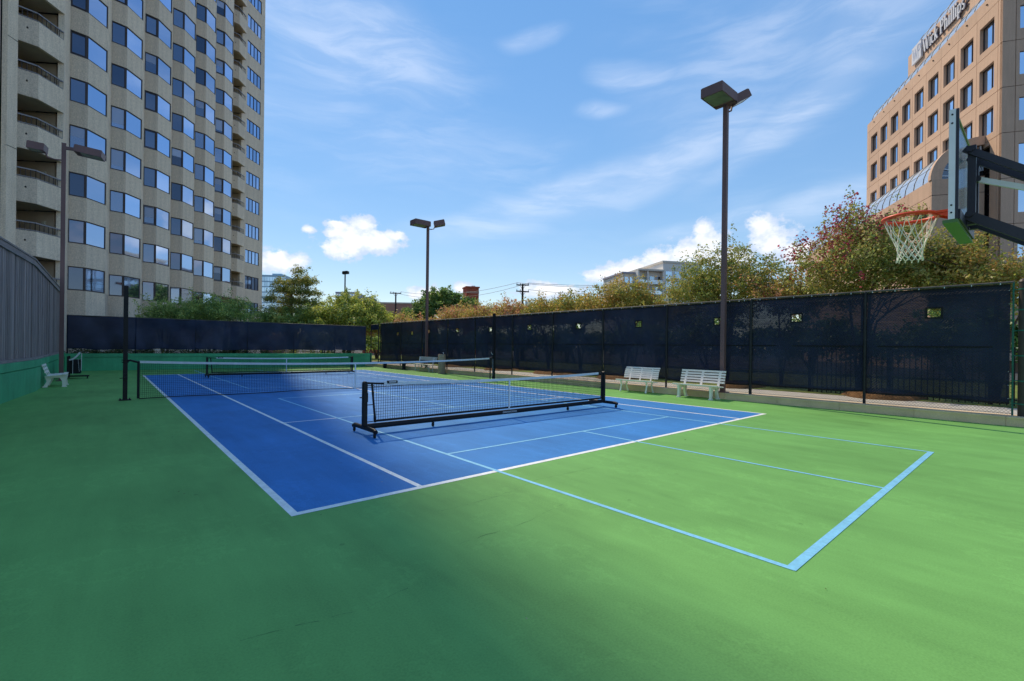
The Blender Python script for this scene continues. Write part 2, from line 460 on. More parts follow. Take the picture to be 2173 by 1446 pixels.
def glass_mat(name, refl, dark, r0=0.55, rough=0.03, rand=0.4, curtain=None):
    """tinted reflective window pane: mirror coat over a darker inside that differs from pane to pane"""
    M = bpy.data.materials.new(name); M.use_nodes = True
    nt = M.node_tree; N, L = nt.nodes, nt.links
    N.clear()
    out = N.new('ShaderNodeOutputMaterial')
    oi = N.new('ShaderNodeObjectInfo')
    g = N.new('ShaderNodeBsdfGlossy'); g.inputs['Color'].default_value = (*refl, 1); g.inputs['Roughness'].default_value = rough
    di = N.new('ShaderNodeBsdfDiffuse')
    ramp = N.new('ShaderNodeValToRGB'); L.new(oi.outputs['Random'], ramp.inputs[0])
    ramp.color_ramp.elements[0].color = (*dark, 1)
    ramp.color_ramp.elements[1].color = (*(curtain or dark), 1)
    ramp.color_ramp.elements[0].position = 0.45; ramp.color_ramp.elements[1].position = 0.8
    tc = N.new('ShaderNodeTexCoord')
    n = N.new('ShaderNodeTexNoise'); L.new(tc.outputs['Object'], n.inputs['Vector']); n.inputs['Scale'].default_value = 0.9
    bp = N.new('ShaderNodeBump'); bp.inputs['Strength'].default_value = 0.05; bp.inputs['Distance'].default_value = 0.03
    L.new(n.outputs[0], bp.inputs['Height']); L.new(bp.outputs[0], g.inputs['Normal'])
    L.new(ramp.outputs[0], di.inputs['Color'])
    mr = N.new('ShaderNodeMapRange'); L.new(oi.outputs['Random'], mr.inputs['Value'])
    mr.inputs['To Min'].default_value = r0 * (1 - rand); mr.inputs['To Max'].default_value = min(1, r0 * (1 + rand))
    mx = N.new('ShaderNodeMixShader'); L.new(mr.outputs[0], mx.inputs[0]); L.new(di.outputs[0], mx.inputs[1]); L.new(g.outputs[0], mx.inputs[2])
    L.new(mx.outputs[0], out.inputs[0])
    MATS[name] = M
    return M
m_glassA = glass_mat('window_glass_side', (0.55, 0.66, 0.90), (0.016, 0.018, 0.028), 0.27, rand=0.55, curtain=(0.13, 0.13, 0.15))
m_glassB = glass_mat('window_glass_front', (0.47, 0.60, 0.83), (0.03, 0.035, 0.05), 0.80, rand=0.18, curtain=(0.25, 0.26, 0.30))
m_glassC = glass_mat('office_glass', (0.72, 0.84, 1.0), (0.05, 0.07, 0.10), 0.80, rand=0.12)
m_glassD = glass_mat('skylight_glass', (0.85, 0.92, 1.0), (0.50, 0.56, 0.62), 0.45, rand=0.1)
m_glassE = glass_mat('dark_glass', (0.5, 0.5, 0.55), (0.03, 0.028, 0.03), 0.25, rand=0.2)

def screen_mat():
    """woven windscreen cloth: dark navy, lets a little light and view through"""
    M = bpy.data.materials.new('windscreen_cloth'); M.use_nodes = True
    nt = M.node_tree; N, L = nt.nodes, nt.links
    N.clear()
    out = N.new('ShaderNodeOutputMaterial')
    di = N.new('ShaderNodeBsdfDiffuse'); tr = N.new('ShaderNodeBsdfTransparent'); mx = N.new('ShaderNodeMixShader')
    tc = N.new('ShaderNodeTexCoord')
    n1 = N.new('ShaderNodeTexNoise'); L.new(tc.outputs['Object'], n1.inputs['Vector']); n1.inputs['Scale'].default_value = 0.9; n1.inputs['Detail'].default_value = 7
    mp = N.new('ShaderNodeMapping'); L.new(tc.outputs['Object'], mp.inputs[0]); mp.inputs['Scale'].default_value = (2, 2, 26)
    n2 = N.new('ShaderNodeTexNoise'); L.new(mp.outputs[0], n2.inputs['Vector']); n2.inputs['Scale'].default_value = 2.5; n2.inputs['Detail'].default_value = 6
    r1 = N.new('ShaderNodeValToRGB'); L.new(n1.outputs[0], r1.inputs[0])
    r1.color_ramp.elements[0].position = 0.35; r1.color_ramp.elements[0].color = (0.026, 0.030, 0.054, 1)
    r1.color_ramp.elements[1].position = 0.75; r1.color_ramp.elements[1].color = (0.048, 0.058, 0.104, 1)
    # dust and scuff marks
    n3 = N.new('ShaderNodeTexNoise'); L.new(mp.outputs[0], n3.inputs['Vector']); n3.inputs['Scale'].default_value = 0.8; n3.inputs['Detail'].default_value = 9; n3.inputs['Roughness'].default_value = 0.72
    mr3 = N.new('ShaderNodeMapRange'); L.new(n3.outputs[0], mr3.inputs['Value'])
    mr3.inputs['From Min'].default_value = 0.64; mr3.inputs['From Max'].default_value = 0.80; mr3.inputs['To Max'].default_value = 0.55
    mc = N.new('ShaderNodeMix'); mc.data_type = 'RGBA'; L.new(mr3.outputs[0], mc.inputs[0]); L.new(r1.outputs[0], mc.inputs[6]); mc.inputs[7].default_value = (0.10, 0.11, 0.15, 1)
    L.new(mc.outputs[2], di.inputs['Color'])
    mr = N.new('ShaderNodeMapRange'); L.new(n2.outputs[0], mr.inputs['Value'])
    mr.inputs['From Min'].default_value = 0.3; mr.inputs['From Max'].default_value = 0.75
    mr.inputs['To Min'].default_value = 0.010; mr.inputs['To Max'].default_value = 0.085
    L.new(mr.outputs[0], mx.inputs[0]); L.new(di.outputs[0], mx.inputs[1]); L.new(tr.outputs[0], mx.inputs[2])
    L.new(mx.outputs[0], out.inputs[0])
    MATS['screen'] = M
    return M
m_screen = screen_mat()

def leaf_mat(name, trans=0.48):
    M = bpy.data.materials.new(name); M.use_nodes = True
    nt = M.node_tree; N, L = nt.nodes, nt.links
    N.clear()
    out = N.new('ShaderNodeOutputMaterial')
    at_ = N.new('ShaderNodeAttribute'); at_.attribute_name = 'tint'
    di = N.new('ShaderNodeBsdfDiffuse'); tr = N.new('ShaderNodeBsdfTranslucent'); gl = N.new('ShaderNodeBsdfGlossy')
    gl.inputs['Roughness'].default_value = 0.45
    gl.inputs['Color'].default_value = (0.6, 0.6, 0.6, 1)
    L.new(at_.outputs['Color'], di.inputs['Color']); L.new(at_.outputs['Color'], tr.inputs['Color'])
    mx = N.new('ShaderNodeMixShader'); mx.inputs[0].default_value = trans
    L.new(di.outputs[0], mx.inputs[1]); L.new(tr.outputs[0], mx.inputs[2])
    m2 = N.new('ShaderNodeMixShader'); m2.inputs[0].default_value = 0.05
    L.new(mx.outputs[0], m2.inputs[1]); L.new(gl.outputs[0], m2.inputs[2])
    L.new(m2.outputs[0], out.inputs[0])
    return M
m_leaf = leaf_mat('leaf')

# ------------------------------------------------------------------ vegetation
def quads_mesh(name, cen, nrm, sx, sy, tint, rng, m):
    n = len(cen)
    nrm = nrm / (np.linalg.norm(nrm, axis=1, keepdims=True) + 1e-9)
    a = rng.normal(size=(n, 3)); u = np.cross(nrm, a); u /= (np.linalg.norm(u, axis=1, keepdims=True) + 1e-9)
    w = np.cross(nrm, u)
    sx = sx[:, None]; sy = sy[:, None]
    P = np.stack([cen - u * sx, cen - w * sy * 0.9 + u * sx * 0.15, cen + u * sx, cen + w * sy * 0.9 + u * sx * 0.15], axis=1).reshape(-1, 3)
    me = bpy.data.meshes.new(name)
    me.vertices.add(4 * n); me.vertices.foreach_set('co', P.astype(np.float32).ravel())
    me.loops.add(4 * n); me.loops.foreach_set('vertex_index', np.arange(4 * n, dtype=np.int32))
    me.polygons.add(n); me.polygons.foreach_set('loop_start', np.arange(0, 4 * n, 4, dtype=np.int32))
    try: me.polygons.foreach_set('loop_total', np.full(n, 4, dtype=np.int32))
    except Exception: pass
    at_ = me.attributes.new('tint', 'FLOAT_COLOR', 'POINT')
    col = np.concatenate([tint, np.ones((n, 1))], axis=1)
    at_.data.foreach_set('color', np.repeat(col, 4, axis=0).astype(np.float32).ravel())
    me.materials.append(m)
    me.update(calc_edges=True); me.validate()
    return me

PAL = dict(
    crape=[(0.110, 0.132, 0.028), (0.142, 0.152, 0.034), (0.075, 0.102, 0.024), (0.160, 0.152, 0.040), (0.165, 0.125, 0.036)],
    crapegold=[(0.175, 0.155, 0.032), (0.135, 0.140, 0.028), (0.20, 0.155, 0.038), (0.085, 0.10, 0.022), (0.19, 0.115, 0.032)],
    crapered=[(0.20, 0.14, 0.04), (0.24, 0.11, 0.055), (0.16, 0.15, 0.032), (0.18, 0.165, 0.04), (0.26, 0.12, 0.075)],
    willow=[(0.15, 0.19, 0.045), (0.10, 0.145, 0.04), (0.19, 0.22, 0.06), (0.07, 0.11, 0.03)],
    yellowgreen=[(0.19, 0.21, 0.035), (0.13, 0.16, 0.03), (0.23, 0.23, 0.05), (0.08, 0.11, 0.025)],
    cypress=[(0.10, 0.115, 0.03), (0.14, 0.135, 0.03), (0.06, 0.08, 0.02), (0.17, 0.15, 0.03)],
    deep=[(0.055, 0.10, 0.025), (0.035, 0.07, 0.02), (0.085, 0.13, 0.03), (0.11, 0.15, 0.04)],
    hedge=[(0.03, 0.05, 0.015), (0.05, 0.07, 0.02), (0.02, 0.035, 0.012), (0.12, 0.12, 0.03)],
    lime=[(0.12, 0.19, 0.04), (0.16, 0.23, 0.06), (0.08, 0.13, 0.03)],
    grey=[(0.075, 0.085, 0.05), (0.05, 0.06, 0.035), (0.11, 0.11, 0.06)],
    pink=[(0.50, 0.07, 0.11), (0.40, 0.05, 0.08), (0.55, 0.14, 0.16), (0.30, 0.06, 0.06)],
)

def crown_points(ells, n_clump, per, sig, rng, spray=0.0, flat=1.0):
    """leaf centres: clumps spread through the crown's volume, denser near its surface, with gaps; plus long shoots outward"""
    cen, nrm, cid = [], [], []
    w = np.array([e[1][0] * e[1][1] * e[1][2] for e in ells]) ** 0.67; w /= w.sum()
    pick = rng.choice(len(ells), size=n_clump, p=w)
    for k, i in enumerate(pick):
        c, r = np.array(ells[i][0]), np.array(ells[i][1])
        d = rng.normal(size=3); d /= np.linalg.norm(d)
        if d[2] < -0.35: d[2] *= -0.6
        rr = rng.uniform(0.25, 1.0) ** 0.55 * rng.uniform(0.86, 1.10)
        p = c + d * r * rr
        m = max(6, int(per * rng.uniform(0.5, 1.5)))
        sg = sig * rng.uniform(0.6, 1.3)
        q = rng.normal(size=(m, 3)) * sg * np.array([1, 1, 0.72 * flat])
        if spray and rr > 0.72:
            L = rng.uniform(0.2, 1.0) * spray
            t = rng.uniform(0, 1, size=(m, 1))
            dr = d * 0.8 + np.array([0, 0, 0.55]) + rng.normal(size=3) * 0.35
            q = q * (1 - 0.6 * t) + t * dr * L
        cen.append(p + q); cid.append(np.full(m, k))
        nn = rng.normal(size=(m, 3)) * 0.75 + d * 0.5 + np.array([0, 0, 0.45])
        nrm.append(nn)
    return np.concatenate(cen), np.concatenate(nrm), np.concatenate(cid)

def crown_mesh(name, ells, n_clump, per, sig, leaf, pal, seed, spray=0.0, flat=1.0, m=None):
    rng = np.random.default_rng(seed)
    cen, nrm, cid = crown_points(ells, n_clump, per, sig, rng, spray, flat)
    pal = np.array(PAL[pal]); n = len(cen)
    cc = rng.integers(0, len(pal), size=cid.max() + 1)
    pickc = np.where(rng.uniform(size=n) < 0.62, cc[cid], rng.integers(0, len(pal), size=n))
    tint = np.minimum(pal[pickc] * 2.75 * rng.uniform(0.72, 1.3, size=(n, 1)), 0.65)
    s = leaf * rng.uniform(0.65, 1.35, size=n)
    return quads_mesh(name, cen, nrm, s, s * rng.uniform(0.45, 0.75, size=n), tint, rng, m or m_leaf)

def trunk_mb(base, tops, r0, seed, forks=3):
    """several stems leaving the ground together, bending outward and forking into limbs"""
    rnd = random.Random(seed)
    b = MB(); base = Vector(base)
    for tp in tops:
        tp = Vector(tp); d = tp - base
        p0 = base + Vector((rnd.uniform(-1, 1) * r0 * 1.6, rnd.uniform(-1, 1) * r0 * 1.6, -0.05))
        mid = base + d * 0.45 + Vector((-d.x * 0.18, -d.y * 0.18, 0.15 * d.z)) + Vector((rnd.uniform(-.1, .1), rnd.uniform(-.1, .1), 0))
        b.tube([p0, p0.lerp(mid, 0.5) + Vector((rnd.uniform(-.05, .05), rnd.uniform(-.05, .05), 0)), mid, tp], [r0, r0 * 0.85, r0 * 0.6, r0 * 0.12], 6, caps=False)
        for k in range(forks):
            t = rnd.uniform(0.35, 0.8)
            st = mid.lerp(tp, (t - 0.35) / 0.65)
            en = st + Vector((rnd.uniform(-1, 1), rnd.uniform(-1, 1), rnd.uniform(0.3, 1.0))) * d.length * 0.28
            b.tube([st, st.lerp(en, 0.5) + Vector((0, 0, 0.05)), en], [r0 * 0.4, r0 * 0.28, r0 * 0.07], 5, caps=False)
    return b

def tree(name, label, cat, base, ells, n_clump, per, sig, leaf, pal, seed, spray=0.3, flat=1.0, r0=0.07, stems=4, group=None, blossom=None, forks=3):
    root = thing(name, label, cat, base, 0, group)
    rnd = random.Random(seed + 5)
    tops = []
    for k in range(stems):
        c, r = ells[rnd.randrange(len(ells))]
        tops.append((c[0] + rnd.uniform(-.7, .7) * r[0], c[1] + rnd.uniform(-.7, .7) * r[1], c[2] + rnd.uniform(0.0, .8) * r[2]))
    trunk_mb(base, tops, r0, seed, forks).build('trunk', m_bark, root)
    me = crown_mesh('crown', ells, n_clump, per, sig, leaf, pal, seed, spray, flat)
    o = link('crown', me, root); o.matrix_parent_inverse = root.matrix_basis.inverted()
    if blossom:
        rng = np.random.default_rng(seed + 77)
        cen, nrm = [], []
        for (c, r, n) in blossom:
            k = max(3, n // 22)
            cc = np.array(c) + rng.normal(size=(k, 3)) * np.array(r) * 0.8
            for j in range(k):
                q = rng.normal(size=(22, 3)) * 0.10 * np.array([0.8, 0.8, 1.4]); cen.append(cc[j] + q)
        cen = np.concatenate(cen)
        pal_ = np.array(PAL['pink']); n = len(cen)
        tint = pal_[rng.integers(0, len(pal_), size=n)] * rng.uniform(0.7, 1.25, size=(n, 1))
        s = 0.045 * rng.uniform(0.7, 1.3, size=n)
        me = quads_mesh('blossom', cen, rng.normal(size=(n, 3)), s, s * 0.8, tint, rng, m_leaf)
        o = link('blossom', me, root); o.matrix_parent_inverse = root.matrix_basis.inverted()
    return root

# ================================================================== GROUND
def sheet(name, m, poly, z, parent=None):
    b = MB(); b.add([(p[0], p[1], z) for p in poly], [tuple(range(len(poly)))])
    return b.build(name, m, parent)

g = structure(sheet('ground', m_asphalt, [(-1500, -1500), (1500, -1500), (1500, 1500), (-1500, 1500)], -0.14))
KERB_X = 7.9
WALL_K = Vector((-8.45, 4.5)); WALL_D = Vector((0.081, 0.9967))           # where the left wall bends, and its near run
FAR_Y = 17.3
def wall_near(t): return WALL_K - WALL_D * t
pn = wall_near(30)
court = sheet('court_surface', m_green, [(pn.x, pn.y), (KERB_X, pn.y), (KERB_X, FAR_Y + 3), (-8.45, FAR_Y + 3), (WALL_K.x, WALL_K.y)], 0.0)
structure(court)
blue = structure(sheet('blue_court', m_blue, [(-5.485, -11.885), (5.485, -11.885), (5.485, 11.885), (-5.485, 11.885)], 0.001))

def line(p, q, w, m, z, name):
    p = Vector((p[0], p[1])); q = Vector((q[0], q[1])); d = (q - p).normalized(); n = Vector((-d.y, d.x)) * w / 2
    return sheet(name, m, [p - n, q - n, q + n, p + n], z, court if name != 'pickleball_line' else court)
LW = 0.05
for sx in (-1, 1):
    line((sx * (5.485 - 0.03), -11.885), (sx * (5.485 - 0.03), 11.885), 0.075, m_white, 0.002, 'tennis_line')
    line((sx * 4.115, -11.80), (sx * 4.115, 11.80), 0.065, m_white, 0.002, 'tennis_line')
    line((-5.485, sx * (11.885 - 0.04)), (5.485, sx * (11.885 - 0.04)), 0.08, m_white, 0.0025, 'tennis_line')
    line((-4.115, sx * 6.40), (4.115, sx * 6.40), 0.05, m_white, 0.0025, 'tennis_line')
    line((0, sx * 11.77), (0, sx * 11.67), 0.05, m_white, 0.003, 'tennis_line')
line((0, -6.40), (0, 6.40), 0.05, m_white, 0.002, 'tennis_line')
PY = 8.54
for s in (-1, 1):
    y0 = s * PY
    b0, b1 = y0 - 6.705, y0 + 6.705
    for sx in (-1, 1):
        line((sx * 3.025, b0), (sx * 3.025, b1), 0.056, m_pickle, 0.0035, 'pickleball_line')
        line((-3.05, y0 + sx * 2.135), (3.05, y0 + sx * 2.135), LW, m_pickle, 0.004, 'pickleball_line')
        line((0, y0 + sx * 2.16), (0, y0 + sx * 6.705), LW, m_pickle, 0.0035, 'pickleball_line')
        line((-3.05, y0 + sx * 6.68), (3.05, y0 + sx * 6.68), 0.072, m_pickle, 0.004, 'pickleball_line')

# hairline cracks in the coating
def crack(pts, name='crack'):
    rnd = random.Random(int(pts[0][0] * 100))
    b = MB()
    for i in range(len(pts) - 1):
        p, q = Vector(pts[i]), Vector(pts[i + 1]); n = max(3, int((q - p).length / 0.06))
        pr = None
        for k in range(n + 1):
            t = k / n; c = p.lerp(q, t) + Vector((rnd.uniform(-1, 1), rnd.uniform(-1, 1))) * 0.012
            w = rnd.choice((0.0004, 0.0008, 0.0014, 0.002))
            cur = ((c.x - w, c.y - w, 0.0012), (c.x + w, c.y + w, 0.0012))
            if pr and rnd.random() < 0.86: b.add([pr[0], pr[1], cur[1], cur[0]], [(0, 1, 2, 3)])
            pr = cur
    b.build(name, MATS['crack'], court)
mat('crack', (0.045, 0.10, 0.04), 0.9)
crack([(-4.35, -12.62), (-3.6, -12.62), (-2.9, -12.45), (-1.9, -12.5)])
crack([(-4.65, -13.35), (-3.9, -13.35), (-3.2, -13.2)])
crack([(-6.3, -13.6), (-5.6, -13.75), (-5.3, -13.7)])
crack([(0.9, -12.6), (2.2, -12.4), (3.6, -12.5)])
# dead leaves and grit lying about the court
def litter():
    rng = np.random.default_rng(3)
    n = 170
    x = rng.uniform(-7.5, 7.7, n); y = rng.uniform(-15.5, 6, n)
    k = rng.uniform(size=n) < 0.35; x[k] = 7.6 + rng.normal(size=k.sum()) * 0.18
    cen = np.stack([x, y, np.full(n, 0.009)], 1)
    nr = rng.normal(size=(n, 3)) * 0.25 + np.array([0, 0, 1])
    pal = np.array([(0.05, 0.03, 0.02), (0.12, 0.08, 0.03), (0.03, 0.03, 0.02), (0.3, 0.28, 0.2)])
    s = rng.uniform(0.004, 0.014, n)
    me = quads_mesh('leaf_litter', cen, nr, s, s * 0.6, pal[rng.integers(0, 4, n)], rng, m_leaf)
    o = link('leaf_litter', me); o['kind'] = 'stuff'
    tag(o, 'scattered dead leaves and grit on the court', 'litter')
litter()

# right-hand side: kerb blocks, walk, lawn
kb = structure(MB().box(KERB_X + 0.02, KERB_X + 0.52, -22, 21, -0.1, 0.185).build('kerb', m_kerb))
y = -21.9; i = 0
while y < 20.9:
    L = 1.52
    b = MB()
    b.box(KERB_X, KERB_X + 0.55, y + 0.004, min(y + L, 20.95) - 0.004, -0.05, 0.165)
    b.box(KERB_X - 0.015, KERB_X + 0.55, y + 0.004, min(y + L, 20.95) - 0.004, 0.165, 0.20)
    o = b.build('kerb_block', m_kerb, kb); y += L
walk = structure(MB().box(KERB_X + 0.56, 10.35, -24, 24, -0.1, 0.19).build('walkway', m_path))
lawn = structure(MB().box(10.36, 26.0, -30, 40, -0.1, 0.205).build('lawn', m_grass))
far_lawn = structure(MB().box(-25, 7.6, FAR_Y + 0.4, 23.0, -0.1, 0.12).build('planting_bed', m_mulch))
street = structure(MB().box(26.4, 38, -60, 160, -0.1, 0.0).build('street', m_asphalt))

def lumpy_disc(c, rx, ry, h, seed, name):
    rnd = random.Random(seed); b = MB(); n = 28
    ring = []
    vs = [(c[0], c[1], 0.2 + h)]; fs = []
    for j, rr in enumerate((0.55, 0.85, 1.0)):
        for k in range(n):
            t = 2 * math.pi * k / n; q = rr * rnd.uniform(0.93, 1.06)
            vs.append((c[0] + math.cos(t) * rx * q, c[1] + math.sin(t) * ry * q, 0.2 + h * (1.0, 0.9, 0.0)[j] * rnd.uniform(0.8, 1.15) + (0.0 if j < 2 else -0.03)))
    for k in range(n): fs.append((0, 1 + k, 1 + (k + 1) % n))
    for j in range(2):
        for k in range(n): fs.append((1 + j * n + k, 1 + (j + 1) * n + k, 1 + (j + 1) * n + (k + 1) % n, 1 + j * n + (k + 1) % n))
    b.add(vs, fs, smooth=True)
    return structure(b.build(name, m_mulch))
for k, (yy, ry) in enumerate(((-13.1, 1.05), (-8.9, 0.75), (-3.6, 1.15), (0.4, 1.5), (4.6, 1.3), (9.5, 1.2))):
    lumpy_disc((11.2, yy), 1.5, ry, 0.17, k, 'mulch_bed')

# ================================================================== LEFT WALL + WOODEN FENCE
root = thing('retaining_wall', 'bright green painted low wall under the grey wooden fence, left of the court', 'wall', (WALL_K.x, WALL_K.y, 0))
def wall_run(b, p, q, z0, z1, t0, t1):
    """p->q in plan; t0..t1 offset towards the wall's outer side (left of the court)"""
    p = Vector((p[0], p[1], 0)); q = Vector((q[0], q[1], 0)); d = (q - p).normalized(); n = Vector((-d.y, d.x, 0))
    poly = [p + n * t0, q + n * t0, q + n * t1, p + n * t1]
    b.prism([(v.x, v.y) for v in poly], z0, z1)
near0 = wall_near(14); far0 = Vector((-8.45, FAR_Y + 0.25))
b = MB()
for (p, q) in ((near0, WALL_K), (WALL_K, far0)): wall_run(b, p, q, -0.1, 0.74, 0.0, 0.30)
b.build('wall_face', m_wallgreen, root)
b = MB()
for (p, q) in ((near0, WALL_K), (WALL_K, far0)):
    wall_run(b, p, q, 0.742, 0.765, 0.035, 0.30)
b.build('wall_groove', m_wallgreen, root)
b = MB()
for (p, q) in ((near0, WALL_K), (WALL_K, far0)): wall_run(b, p, q, 0.767, 0.985, -0.02, 0.30)
b.build('wall_cap', m_wallgreen, root)

root = thing('wooden_fence', 'tall weathered grey board fence on top of the green wall', 'fence', (WALL_K.x - 0.1, WALL_K.y, 0.99))
FT = 4.12
rnd = random.Random(4)
def boards(p, q, zt):
    p = Vector((p[0], p[1], 0)); q = Vector((q[0], q[1], 0)); L = (q - p).length; d = (q - p) / L; n = Vector((-d.y, d.x, 0))
    t = 0.0
    while t < L - 0.05:
        w = rnd.choice((0.135, 0.14, 0.145)); w = min(w, L - t)
        off = 0.10 + rnd.uniform(-0.010, 0.010)
        c = p + d * (t + w / 2) + n * (off + 0.012)
        tw = rnd.uniform(-0.03, 0.03)
        dd = (d + n * tw).normalized(); nn = Vector((-dd.y, dd.x, 0))
        b = MB(); z0, z1 = 1.06, zt
        b.obox((c.x, c.y, (z0 + z1) / 2), dd * (w / 2 - rnd.uniform(0.0015, 0.005)), nn * 0.011, (0, 0, (z1 - z0) / 2))
        b.build('board', m_wood, root)
        t += w
boards(near0, WALL_K, FT); boards(WALL_K, (-8.45, FAR_Y + 0.2), FT)
for (p, q) in ((near0, WALL_K), (WALL_K, far0)):
    b = MB(); wall_run(b, p, q, FT, FT + 0.045, 0.03, 0.20); b.build('cap_board', m_woodtrim, root)
    b = MB(); wall_run(b, p, q, FT - 0.16, FT - 0.002, 0.055, 0.083); b.build('top_trim', m_woodtrim, root)
    b = MB(); wall_run(b, p, q, 0.99, 1.058, 0.02, 0.20); b.build('bottom_rail', m_woodtrim, root)

# ================================================================== FAR WALL + FENCE
root = thing('far_wall', 'long dark green wall closing the far end of the court', 'wall', (0, FAR_Y, 0))
b = MB(); b.box(-8.44, 8.42, FAR_Y, FAR_Y + 0.25, -0.1, 0.72); b.build('wall_face', m_wallgreen, root)
b = MB(); b.box(-8.44, 8.42, FAR_Y + 0.035, FAR_Y + 0.25, 0.722, 0.745); b.build('wall_groove', m_wallgreen, root)
b = MB(); b.box(-8.44, 8.43, FAR_Y - 0.02, FAR_Y + 0.25, 0.747, 0.93); b.build('wall_cap', m_wallgreen, root)

def chain_link(name, p, q, z0, z1, step, r, m, root):
    """diamond wire mesh as crossing straight wires"""
    p = Vector((p[0], p[1], 0)); q = Vector((q[0], q[1], 0)); L = (q - p).length; d = (q - p) / L; n = Vector((-d.y, d.x, 0))
    H = z1 - z0; vs, fs = [], []
    def seg(a, c):
        o = len(vs); dv = (c - a).normalized(); sd = n.cross(dv)
        for pt in (a, c):
            vs.append(pt + n * r); vs.append(pt - n * r * 0.5 + sd * r); vs.append(pt - n * r * 0.5 - sd * r)
        for k in range(3): fs.append((o + k, o + (k + 1) % 3, o + 3 + (k + 1) % 3, o + 3 + k))
    k = -int(H / step) - 1
    while k * step < L:
        for sg in (1, -1):
            # wire going up to the right (sg 1) or left (sg -1)
            t0 = k * step; t1 = t0 + H
            if sg == -1: t0, t1 = t0 + H, t0
            za, zb = z0, z1
            def clip(t0, za, t1, zb):
                pts = []
                for lo in (0.0, L):
                    pass
                if t0 < 0: za = za + (zb - za) * (0 - t0) / (t1 - t0) if t1 != t0 else za; t0 = 0.0
                elif t0 > L: za = za + (zb - za) * (L - t0) / (t1 - t0); t0 = L
                if t1 < 0: zb = za + (zb - za) * (0 - t0) / (t1 - t0) if t1 != t0 else zb; t1 = 0.0
                elif t1 > L: zb = za + (zb - za) * (L - t0) / (t1 - t0) if t1 != t0 else zb; t1 = L
                return t0, za, t1, zb
            if max(t0, t1) <= 0 or min(t0, t1) >= L: continue
            t0, za, t1, zb = clip(t0, za, t1, zb)
            if abs(t1 - t0) < 1e-4: continue
            seg(p + d * t0 + Vector((0, 0, za)) + n * r * sg, p + d * t1 + Vector((0, 0, zb)) + n * r * sg)
        k += 1
    b = MB(); b.add(vs, fs)
    o = b.build(name, m, root)
    o['kind'] = 'stuff'
    return o

def screen_panel(p, q, z0, z1, seed, root, hole=None, wavy=0.02, sag=0.0, n=None, offs=0.05):
    """cloth panel p->q with a real cut-out; hole = (centre along, centre z, w, h)"""
    p = Vector((p[0], p[1], 0)); q = Vector((q[0], q[1], 0)); L = (q - p).length; d = (q - p) / L
    nn = Vector((-d.y, d.x, 0))
    xs = sorted(set([0, L] + [L * k / 16 for k in range(17)] + ([hole[0] - hole[2] / 2, hole[0] + hole[2] / 2] if hole else [])))
    zs = sorted(set([z0, z1] + [z0 + (z1 - z0) * k / 10 for k in range(11)] + ([hole[1] - hole[3] / 2, hole[1] + hole[3] / 2] if hole else [])))
    rnd = random.Random(seed); ph = [rnd.uniform(0, 6.28) for _ in range(6)]
    b = MB(); vs = []
    for zi, z in enumerate(zs):
        for x in xs:
            f = (z1 - z) / (z1 - z0)
            w = wavy * (math.sin(x * 2.3 + ph[0]) * math.sin(z * 2.1 + ph[1]) + 0.6 * math.sin(x * 5.2 + z * 3.1 + ph[2])) * (0.25 + f)
            zz = z
            if zi == 0: zz = z + sag * (math.sin(x * 1.7 + ph[3]) + 0.6 * math.sin(x * 4.1 + ph[4]))
            v = p + d * x + nn * (offs + w); vs.append((v.x, v.y, zz))
    fs = []; nx = len(xs)
    for j in range(len(zs) - 1):
        for i in range(nx - 1):
            if hole:
                xm = (xs[i] + xs[i + 1]) / 2; zm = (zs[j] + zs[j + 1]) / 2
                if abs(xm - hole[0]) < hole[2] / 2 and abs(zm - hole[1]) < hole[3] / 2: continue
            fs.append((j * nx + i, j * nx + i + 1, (j + 1) * nx + i + 1, (j + 1) * nx + i))
    b.add(vs, fs, smooth=True)
    pan = b.build('screen_panel', m_screen, root)
    # hems: doubled cloth along the top, the bottom and round the cut-out
    h = MB()
    def strip(x0, zz0, x1, zz1, w):
        a = p + d * x0 + nn * (offs + 0.012); c = p + d * x1 + nn * (offs + 0.012)
        h.beam((a.x, a.y, zz0), (c.x, c.y, zz1), 0.006, w) if abs(zz1 - zz0) < 1e-6 else h.beam((a.x, a.y, zz0), (c.x, c.y, zz1), w, 0.006, up=nn)
    for k in range(len(xs) - 1):
        zb0 = vs[k][2]; zb1 = vs[k + 1][2]
        a, c = Vector(vs[k]), Vector(vs[k + 1])
        h.beam(a + nn * 0.008 + Vector((0, 0, 0.02)), c + nn * 0.008 + Vector((0, 0, 0.02)), 0.006, 0.045)
    strip(0, z1 - 0.02, L, z1 - 0.02, 0.04)
    if hole:
        hx0, hx1, hz0, hz1 = hole[0] - hole[2] / 2, hole[0] + hole[2] / 2, hole[1] - hole[3] / 2, hole[1] + hole[3] / 2
        strip(hx0 - 0.04, hz0 - 0.02, hx1 + 0.04, hz0 - 0.02, 0.035); strip(hx0 - 0.04, hz1 + 0.02, hx1 + 0.04, hz1 + 0.02, 0.035)
        strip(hx0 - 0.02, hz0, hx0 - 0.02, hz1, 0.035); strip(hx1 + 0.02, hz0, hx1 + 0.02, hz1, 0.035)
    if hole or z1 - z0 > 2.2:
        strip(0, 1.70, L, 1.70, 0.03)
    h.build('hem', m_netcord, root)
    return pan

def post(b, x, y, z0, z1, r=0.035, n=10):
    b.tube([(x, y, z0), (x, y, z1)], r, n)
    b.tube([(x, y, z1), (x, y, z1 + 0.025), (x, y, z1 + 0.045)], [r * 1.12, r * 0.95, r * 0.3], n)

